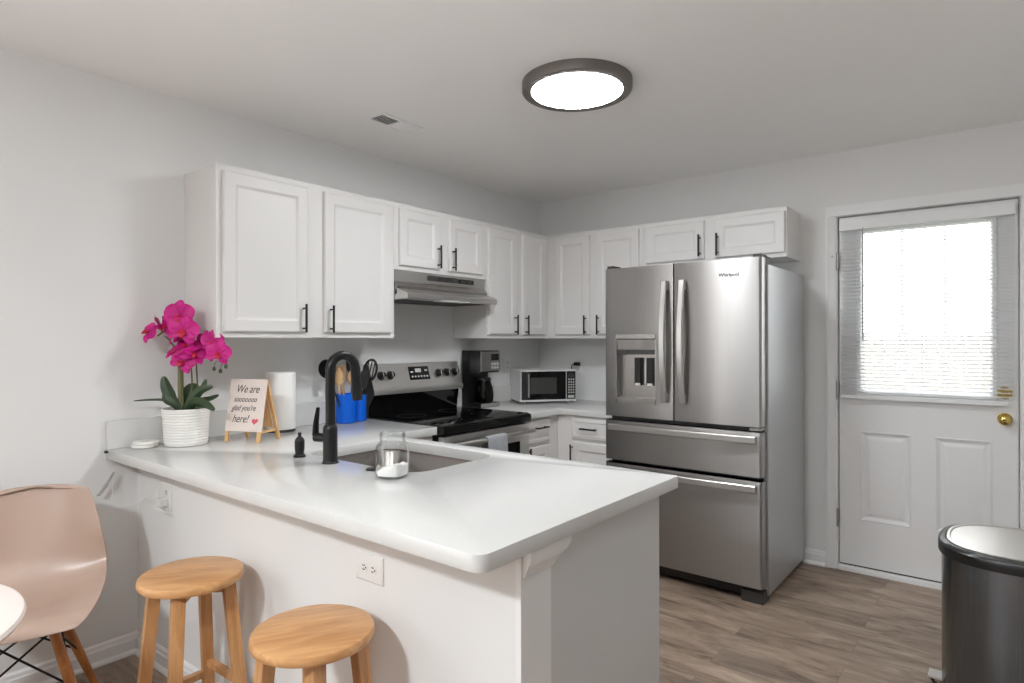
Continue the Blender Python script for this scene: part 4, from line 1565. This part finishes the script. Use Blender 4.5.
FL = [  # x from pot centre, z from worktop, out, radius, yaw, pitch, roll
    (-0.130, 0.492, -0.050, 0.052, -0.4, -0.5, 0.9),
    (-0.098, 0.528, -0.030, 0.044, -1.3, 0.5, 0.4),
    (-0.062, 0.520, -0.045, 0.056, -0.8, 0.1, 0.2),
    (-0.030, 0.556, -0.020, 0.064, -0.4, 0.1, 0.1),
    (0.006, 0.562, -0.065, 0.072, 0.05, -0.1, 0.0),
    (0.034, 0.500, -0.085, 0.068, 0.35, -0.1, 0.3),
    (-0.020, 0.405, -0.040, 0.052, -0.3, -0.8, 0.0),
    (0.034, 0.430, -0.050, 0.056, 0.3, -0.9, 0.6),
    (0.020, 0.368, -0.060, 0.060, 0.1, -0.2, 0.5),
    (0.064, 0.400, -0.055, 0.056, 0.7, -0.4, 0.4),
    (0.098, 0.450, -0.020, 0.050, -0.2, 0.2, 0.2),
    (0.136, 0.452, -0.040, 0.053, 0.2, 0.0, 0.1),
    (0.166, 0.402, -0.050, 0.058, 0.4, -0.1, 0.3),
    (-0.045, 0.480, -0.020, 0.048, -1.0, -0.4, 0.5),
    (0.010, 0.470, -0.030, 0.050, 0.2, -0.7, 0.2),
    (0.128, 0.405, -0.020, 0.046, -0.3, -0.5, 0.7),
]
fa, fb = flower_meshes()
for i, (x, z, y, r, yw, ptc, rl) in enumerate(FL):
    if i == 0:
        a = fa
    else:
        a = fa.copy(); COL.objects.link(a)
        b = fb.copy(); COL.objects.link(b)
        b.parent = a
    a.matrix_local = (Matrix.Translation((x, y, z)) @ Matrix.Rotation(yw, 4, 'Z') @ Matrix.Rotation(ptc, 4, 'X') @ Matrix.Rotation(rl, 4, 'Y') @ Matrix.Scale(r, 4))
for x, z, y in ((0.133, 0.332, -0.02), (0.160, 0.322, -0.018), (0.182, 0.342, -0.015)):
    m = MB(); m.ball((x, y, z), 0.0095, 0.8, 0.8, 1.05, 12, 8)
    m.tube([(x, y, z + 0.008), (x + 0.004, y, z + 0.024), (x + 0.012, y, z + 0.035)], 0.0014, 6)
    m.build('bud', M['bud'], orc)

# ---- outlets and cables
def outlet(label, loc, rz, horizontal=False, w=0.072, h=0.116):
    o = thing('wall_outlet', label, 'outlet', loc, rz, 'white wall outlets')
    if horizontal:
        w, h = h, w
    m = MB(); m.rects(w, h, [(0, 0.0), (0.0, -0.003), (0.003, -0.0055), (0.006, -0.006)], -w / 2, -h / 2)
    pl = m.build('cover_plate', M['whiteplastic'], o)
    for s in (-1, 1):
        cx, cz = (s * 0.0195, 0) if horizontal else (0, s * 0.0195)
        m = MB()
        m.loft([[(cx + p[0], y, cz + p[1]) for p in rrect(-0.014, 0.014, -0.014, 0.014, 0.008, 4)] for y in (-0.0058, -0.0078)])
        r = m.build('socket', M['whiteplastic'], o)
        m = MB()
        if horizontal:
            m.box(cx - 0.005, cx + 0.005, -0.0084, -0.0076, cz + 0.0045, cz + 0.0072); m.box(cx - 0.005, cx + 0.005, -0.0084, -0.0076, cz - 0.0072, cz - 0.0045)
            m.cyl((cx + 0.009, -0.0076, cz), (cx + 0.009, -0.0084, cz), 0.0026, seg=10)
        else:
            m.box(cx + 0.0045, cx + 0.0072, -0.0084, -0.0076, cz - 0.003, cz + 0.007); m.box(cx - 0.0072, cx - 0.0045, -0.0084, -0.0076, cz - 0.003, cz + 0.007)
            m.cyl((cx, -0.0076, cz - 0.008), (cx, -0.0084, cz - 0.008), 0.0026, seg=10)
        m.build('slot', M['black'], r)
    return o


outlet('white outlet lying sideways on the bar front above the near stool', (1.537, ky(1.537) - 0.0003, 0.698), KR, True, 0.080, 0.118)
outlet('white outlet at the left end of the bar front', (0.285, ky(0.285) - 0.0003, 0.715), KR)
outlet('white outlet on the wall behind the black ladle', (0.0003, -2.050, 1.19), R90)
outlet('white outlet on the wall between coffee maker and microwave', (0.0003, -0.420, 1.165), R90)
outlet('white outlet on the back wall above the microwave', (0.372, -0.0003, 1.150), 0)
pg = thing('power_plug', 'black plug with a cord in the outlet above the microwave', 'plug', (0.372, -0.008, 1.170))
m = MB(); m.box(-0.016, 0.022, -0.034, -0.0005, -0.013, 0.013, 0.005)
m.build('plug_body', M['blackplastic'], pg)
m = MB(); m.tube(smooth_pts([(-0.008, -0.026, 0.0), (-0.030, -0.034, -0.006), (-0.040, -0.030, -0.035), (-0.040, -0.028, -0.10)]), 0.004, 8)
m.build('cord', M['blackplastic'], pg)
pg = thing('power_plug', 'white plug with cable in the outlet at the left end of the bar', 'plug', (0.285, ky(0.285) - 0.009, 0.696), KR)
m = MB(); m.box(-0.014, 0.014, -0.032, -0.0005, -0.014, 0.014, 0.004)
m.build('plug_body', M['whiteplastic'], pg)
m = MB(); m.tube(smooth_pts([(0.0, -0.030, -0.006), (0.012, -0.050, -0.012), (0.05, -0.034, -0.022), (0.075, -0.030, -0.026)]), 0.0022, 8)
m.tube(smooth_pts([(0, -0.03, 0.006), (0.0, -0.036, 0.02), (0.0, -0.034, 0.055)]), 0.0028, 8)
m.build('cord', M['whiteplastic'], pg)
cb = thing('charging_cable', 'white coiled charging cable hanging from the worktop corner by the wall', 'cable', (0.03, -3.09, 0.85))
m = W()
m.tube(smooth_pts([(0.030, -3.106, 0.892), (0.030, -3.109, 0.86), (0.030, -3.100, 0.82), (0.032, -3.085, 0.79), (0.036, -3.085, 0.72), (0.038, -3.085, 0.665), (0.045, -3.06, 0.652), (0.06, -3.02, 0.655), (0.10, -3.000, 0.670), (0.18, -3.006, 0.70), (0.272, -3.004, 0.695)]), 0.0014, 8)
m.build('cord', M['whiteplastic'], cb)
m = W()
for k in range(5):
    o_ = 0.0022 * (k - 2)
    q = 0.030 + 0.004 * (k % 2)
    m.tube(smooth_pts([(q, -3.078 + o_, 0.800), (q + 0.006, -3.098 + o_, 0.772), (q + 0.006, -3.120 + o_, 0.740), (q, -3.136 + o_, 0.715), (q - 0.004, -3.130 + o_, 0.716), (q - 0.004, -3.104 + o_, 0.752), (q, -3.078 + o_, 0.798)], 4), 0.0013, 6)
m.tube([(0.024, -3.112, 0.752), (0.045, -3.104, 0.758), (0.048, -3.112, 0.744), (0.024, -3.118, 0.742), (0.024, -3.112, 0.752)], 0.0022, 6)
m.build('coil', M['cable'], cb)
m = W(); m.box(0.022, 0.036, -3.112, -3.1005, 0.884, 0.894, 0.002)
m.build('clip', M['darkgrey'], cb)

# ================================================================= stools and chairs
ZS = 0.603
stool = thing('bar_stool', 'round oak stool at the wall end of the bar', 'stool', (0.900, -3.150, 0), math.radians(38.6 + 8), 'oak stools at the bar')
m = MB()
m.lathe([(0.02, ZS - 0.030), (0.146, ZS - 0.030), (0.153, ZS - 0.027), (0.1565, ZS - 0.020), (0.1565, ZS - 0.010), (0.153, ZS - 0.003), (0.146, ZS), (0.05, ZS)], seg=64)
m.build('seat', M['stoolwood'], stool)


def sqbar(m, a, b, w0, w1, rot=0.0, bev=0.003):
    a, b = Vector(a), Vector(b)
    t = (b - a).normalized()
    u = Vector((math.cos(rot), math.sin(rot), 0))
    u = (u - t * u.dot(t)).normalized()
    v = t.cross(u)
    R = []
    for c, w in ((a, w0), (b, w1)):
        R.append([c + u * (sx * w / 2) + v * (sy * w / 2) for sx, sy in ((-1, -1), (1, -1), (1, 1), (-1, 1))])
    m.loft(R, bev=bev)


LG = []
for k in range(4):
    a = k * PI / 2
    d = Vector((math.cos(a), math.sin(a), 0))
    m = MB()
    sqbar(m, d * 0.112 + Vector((0, 0, ZS - 0.031)), d * 0.170, 0.036, 0.034, a + 0.55)
    lo = m.build('leg', M['stoolleg'], stool)
    LG.append(d)
for k in range(2):
    d = LG[k]
    m = MB()
    z = ZS - 0.050
    m.box(-0.115, 0.115, -0.010, 0.010, z - (0.02 if k else 0.018), z + 0.018, 0.002)
    m.xf(Matrix.Rotation(math.atan2(d.y, d.x), 4, 'Z'))
    m.build('apron', M['stoolleg'], stool)
for k in range(4):
    z = 0.24 if k % 2 == 0 else 0.20
    f = 0.112 + (0.170 - 0.112) * (1 - z / (ZS - 0.031))
    a, b = LG[k] * f + Vector((0, 0, z)), LG[(k + 1) % 4] * f + Vector((0, 0, z))
    m = MB()
    sqbar(m, a, b, 0.022, 0.022)
    m.build('stretcher', M['stoolleg'], stool)
copy_thing(stool, (1.555, -3.135, 0), math.radians(38.6 + 20), 'round oak stool under the sideways outlet, nearest the camera')

# moulded shell chair
chair = thing('shell_chair', 'beige moulded shell chair against the left wall', 'chair', (0.335, -3.455, 0), math.radians(70))


CP = [(-0.250, 0.418, 0.155), (-0.238, 0.434, 0.184), (-0.185, 0.446, 0.212), (-0.100, 0.438, 0.228), (0.0, 0.430, 0.234), (0.080, 0.440, 0.236), (0.135, 0.474, 0.236), (0.168, 0.530, 0.233), (0.190, 0.596, 0.226), (0.212, 0.670, 0.212), (0.232, 0.740, 0.193), (0.246, 0.790, 0.175), (0.250, 0.810, 0.160)]


def shell_mesh():
    m = MB()
    sp = smooth_pts([(p[0], p[1], p[2]) for p in CP], 3)
    K = 18
    grid = []
    N_ = len(sp)
    for i, q in enumerate(sp):
        y, z, hw = q.x, q.y, q.z
        t = i / (N_ - 1)
        row = []
        # seat part lifts its edges, back part brings its edges forward
        q_ = min(1.0, max(0.0, (z - 0.42) / 0.24)); seat = 1 - q_ * q_ * (3 - 2 * q_) if y > -0.05 else 1.0
        lift = 0.055 * seat * min(1.0, (y + 0.27) / 0.20)
        fwd = 0.085 * (1 - seat) * (1 - max(0, (t - 0.75)) / 0.25 * 0.55)
        end = 0.0
        for k in range(K + 1):
            a = -1 + 2 * k / K
            g = abs(a) ** 2.4
            row.append(Vector((a * hw, y - fwd * g, z + lift * g - 0.030 * max(0, (t - 0.88) / 0.12) ** 2 * abs(a) ** 3)))
        grid.append(row)
    th = 0.005
    top, bot = [], []
    for i in range(N_):
        r1, r2 = [], []
        for k in range(K + 1):
            du = grid[min(i + 1, N_ - 1)][k] - grid[max(i - 1, 0)][k]
            dv = grid[i][min(k + 1, K)] - grid[i][max(k - 1, 0)]
            n_ = dv.cross(du)
            n_.normalize()
            r1.append(grid[i][k] + n_ * th / 2)
            r2.append(grid[i][k] - n_ * th / 2)
        top.append(r1 + list(reversed(r2)))
    m.loft(top)
    return m


sh = shell_mesh().build('seat_shell', M['shell'], chair, angle=70)
sub = sh.modifiers.new('smooth', 'SUBSURF'); sub.levels = 1; sub.render_levels = 1
tops = {}
for sx in (-1, 1):
    for sy in (-1, 1):
        a = Vector((sx * 0.085, sy * 0.085 - 0.02, 0.395)); b = Vector((sx * 0.205, sy * 0.205 - 0.02, 0.0))
        m = MB(); m.tube([a, a + (b - a) * 0.35, b], [0.0150, 0.0170, 0.0105], 14)
        m.build('leg', M['chairleg'], chair)
        tops[(sx, sy)] = (a, b)
m = MB()
for sx in (-1, 1):
    for sy in (-1, 1):
        a, b = tops[(sx, sy)]
        m.tube([Vector((sx * 0.12, sy * 0.12 - 0.02, 0.428)), a + Vector((sx * 0.004, sy * 0.004, -0.02)), a + (b - a) * 0.32], 0.0038, 8)
m.box(-0.13, 0.13, -0.145, -0.135, 0.405, 0.411); m.box(-0.13, 0.13, 0.095, 0.105, 0.405, 0.411)
m.build('mount', M['black'], chair)
m = MB()
for (p, q) in (((-1, -1), (1, -1)), ((-1, 1), (1, 1)), ((-1, -1), (-1, 1)), ((1, -1), (1, 1))):
    for (r, s) in ((p, q), (q, p)):
        m.tube([tops[r][0] + (tops[r][1] - tops[r][0]) * 0.03, tops[s][0] + (tops[s][1] - tops[s][0]) * 0.48], 0.0038, 8)
m.build('wire_strut', M['black'], chair)
dt = thing('dining_table', 'white round table whose rim just enters at the left border', 'table', (1.092, -4.030, 0))
m = MB(); m.lathe([(0.05, 0.718), (0.375, 0.718), (0.384, 0.724), (0.388, 0.732), (0.384, 0.740), (0.375, 0.744), (0.05, 0.744)], seg=80)
m.build('table_top', M['tabletop'], dt)
for k in range(4):
    a = PI / 4 + k * PI / 2
    d = Vector((math.cos(a), math.sin(a), 0))
    m = MB(); m.tube([d * 0.10 + Vector((0, 0, 0.717)), d * 0.16 + Vector((0, 0, 0.5)), d * 0.27], [0.020, 0.021, 0.013], 14)
    m.build('leg', M['chairleg'], dt)
m = MB(); m.cyl((0, 0, 0.70), (0, 0, 0.7178), 0.13, seg=32)
m.build('mount', M['black'], dt)

# ---- trash can
tc = thing('trash_can', 'brushed steel pedal trash can with black rim near the back door', 'trash can', (3.01, -1.145, 0))


def dshape(sx, sy, n=3.0, seg=72):
    out = []
    for i in range(seg):
        t = 2 * PI * i / seg
        c, s = math.cos(t), math.sin(t)
        nn = n if c < 0 else 6.0
        q = (abs(c) ** nn + abs(s) ** nn) ** (-1 / nn)
        out.append((sx * q * c * (1.0 if c < 0 else 0.85), sy * q * s))
    return out


def dring(s, z):
    return [(p[0], p[1], z) for p in dshape(0.252 - s, 0.252 - s, 2.7)]


m = MB(); m.loft([dring(0.014, 0.03), dring(0.011, 0.035), dring(0.011, 0.565)])
m.build('can_body', M['steelcan'], tc)
m = MB(); m.loft([dring(0.008, 0.0), dring(0.006, 0.004), dring(0.006, 0.030)])
m.build('base', M['blackplastic'], tc)
m = MB(); m.loft([dring(0.012, 0.556), dring(0.002, 0.558), dring(0.0, 0.563), dring(0.0, 0.592), dring(0.006, 0.600), dring(0.022, 0.604), dring(0.026, 0.601), dring(0.05, 0.60)])
m.build('rim', M['blackplastic'], tc, label='black plastic rim')
m = MB(); m.loft([dring(0.026, 0.599), dring(0.026, 0.606), dring(0.029, 0.608), dring(0.036, 0.608), dring(0.040, 0.604), dring(0.10, 0.602)])
m.build('lid', M['steellight'], tc, label='brushed steel lid')
m = MB()
m.box(-0.286, -0.236, -0.034, 0.034, 0.040, 0.048, 0.003)
m.build('pedal', M['steellight'], tc)
m = MB()
for s in (-1, 1):
    m.tube([(-0.275, s * 0.026, 0.040), (-0.265, s * 0.026, 0.022), (-0.240, s * 0.030, 0.016)], 0.006, 8)
m.build('pedal_bracket', M['blackplastic'], tc)

# ================================================================= ceiling fixtures
cl = thing('ceiling_light', 'round dark-rimmed flush ceiling light, lit', 'ceiling light', (1.518, -1.806, H))
m = MB()
RL = 0.236
m.lathe([(0.20, -0.0005), (RL, -0.0005), (RL, -0.036), (RL - 0.004, -0.042), (RL - 0.010, -0.044), (0.196, -0.040), (0.195, -0.034), (0.199, -0.002)], seg=72, cap0=False, cap1=False)
m.build('housing', M['bronze'], cl)
m = MB(); m.lathe([(0.1945, -0.030), (0.1945, -0.0385), (0.188, -0.0425), (0.10, -0.0445), (0.01, -0.045)], seg=72)
m.build('diffuser', M['diffuser'], cl)

# vent
vt = thing('ceiling_vent', 'small white louvred air vent in the ceiling above the wall cabinets', 'vent', (0.528, -1.972, H), math.radians(2))
m = MB()
wx, wy = 0.064, 0.142
ix, iy = 0.042, 0.120
for (a, b, c, d) in ((-wx, wx, -wy, -iy), (-wx, wx, iy, wy), (-wx, -ix, -iy, iy), (ix, wx, -iy, iy)):
    m.box(a, b, c, d, -0.006, -0.0005, 0.001)
m.box(-ix, ix, -0.005, 0.005, -0.006, -0.0005)
m.build('vent_frame', M['trim'], vt)
m = MB(); m.box(-ix, ix, -iy, iy, -0.0012, -0.0004)
m.build('duct', M['black'], vt, smooth=False)
m = MB()
for side, tilt in ((-1, 0.9), (1, -0.9)):
    for k in range(7):
        y = side * 0.062 + (k - 3) * 0.0155
        mt = Matrix.Translation((0, y, -0.0045)) @ Matrix.Rotation(tilt, 4, 'X')
        m.box(-ix, ix, -0.0062, 0.0062, -0.0005, 0.0005, mtx=mt)
m.build('louvre', M['trim'], vt, smooth=False)
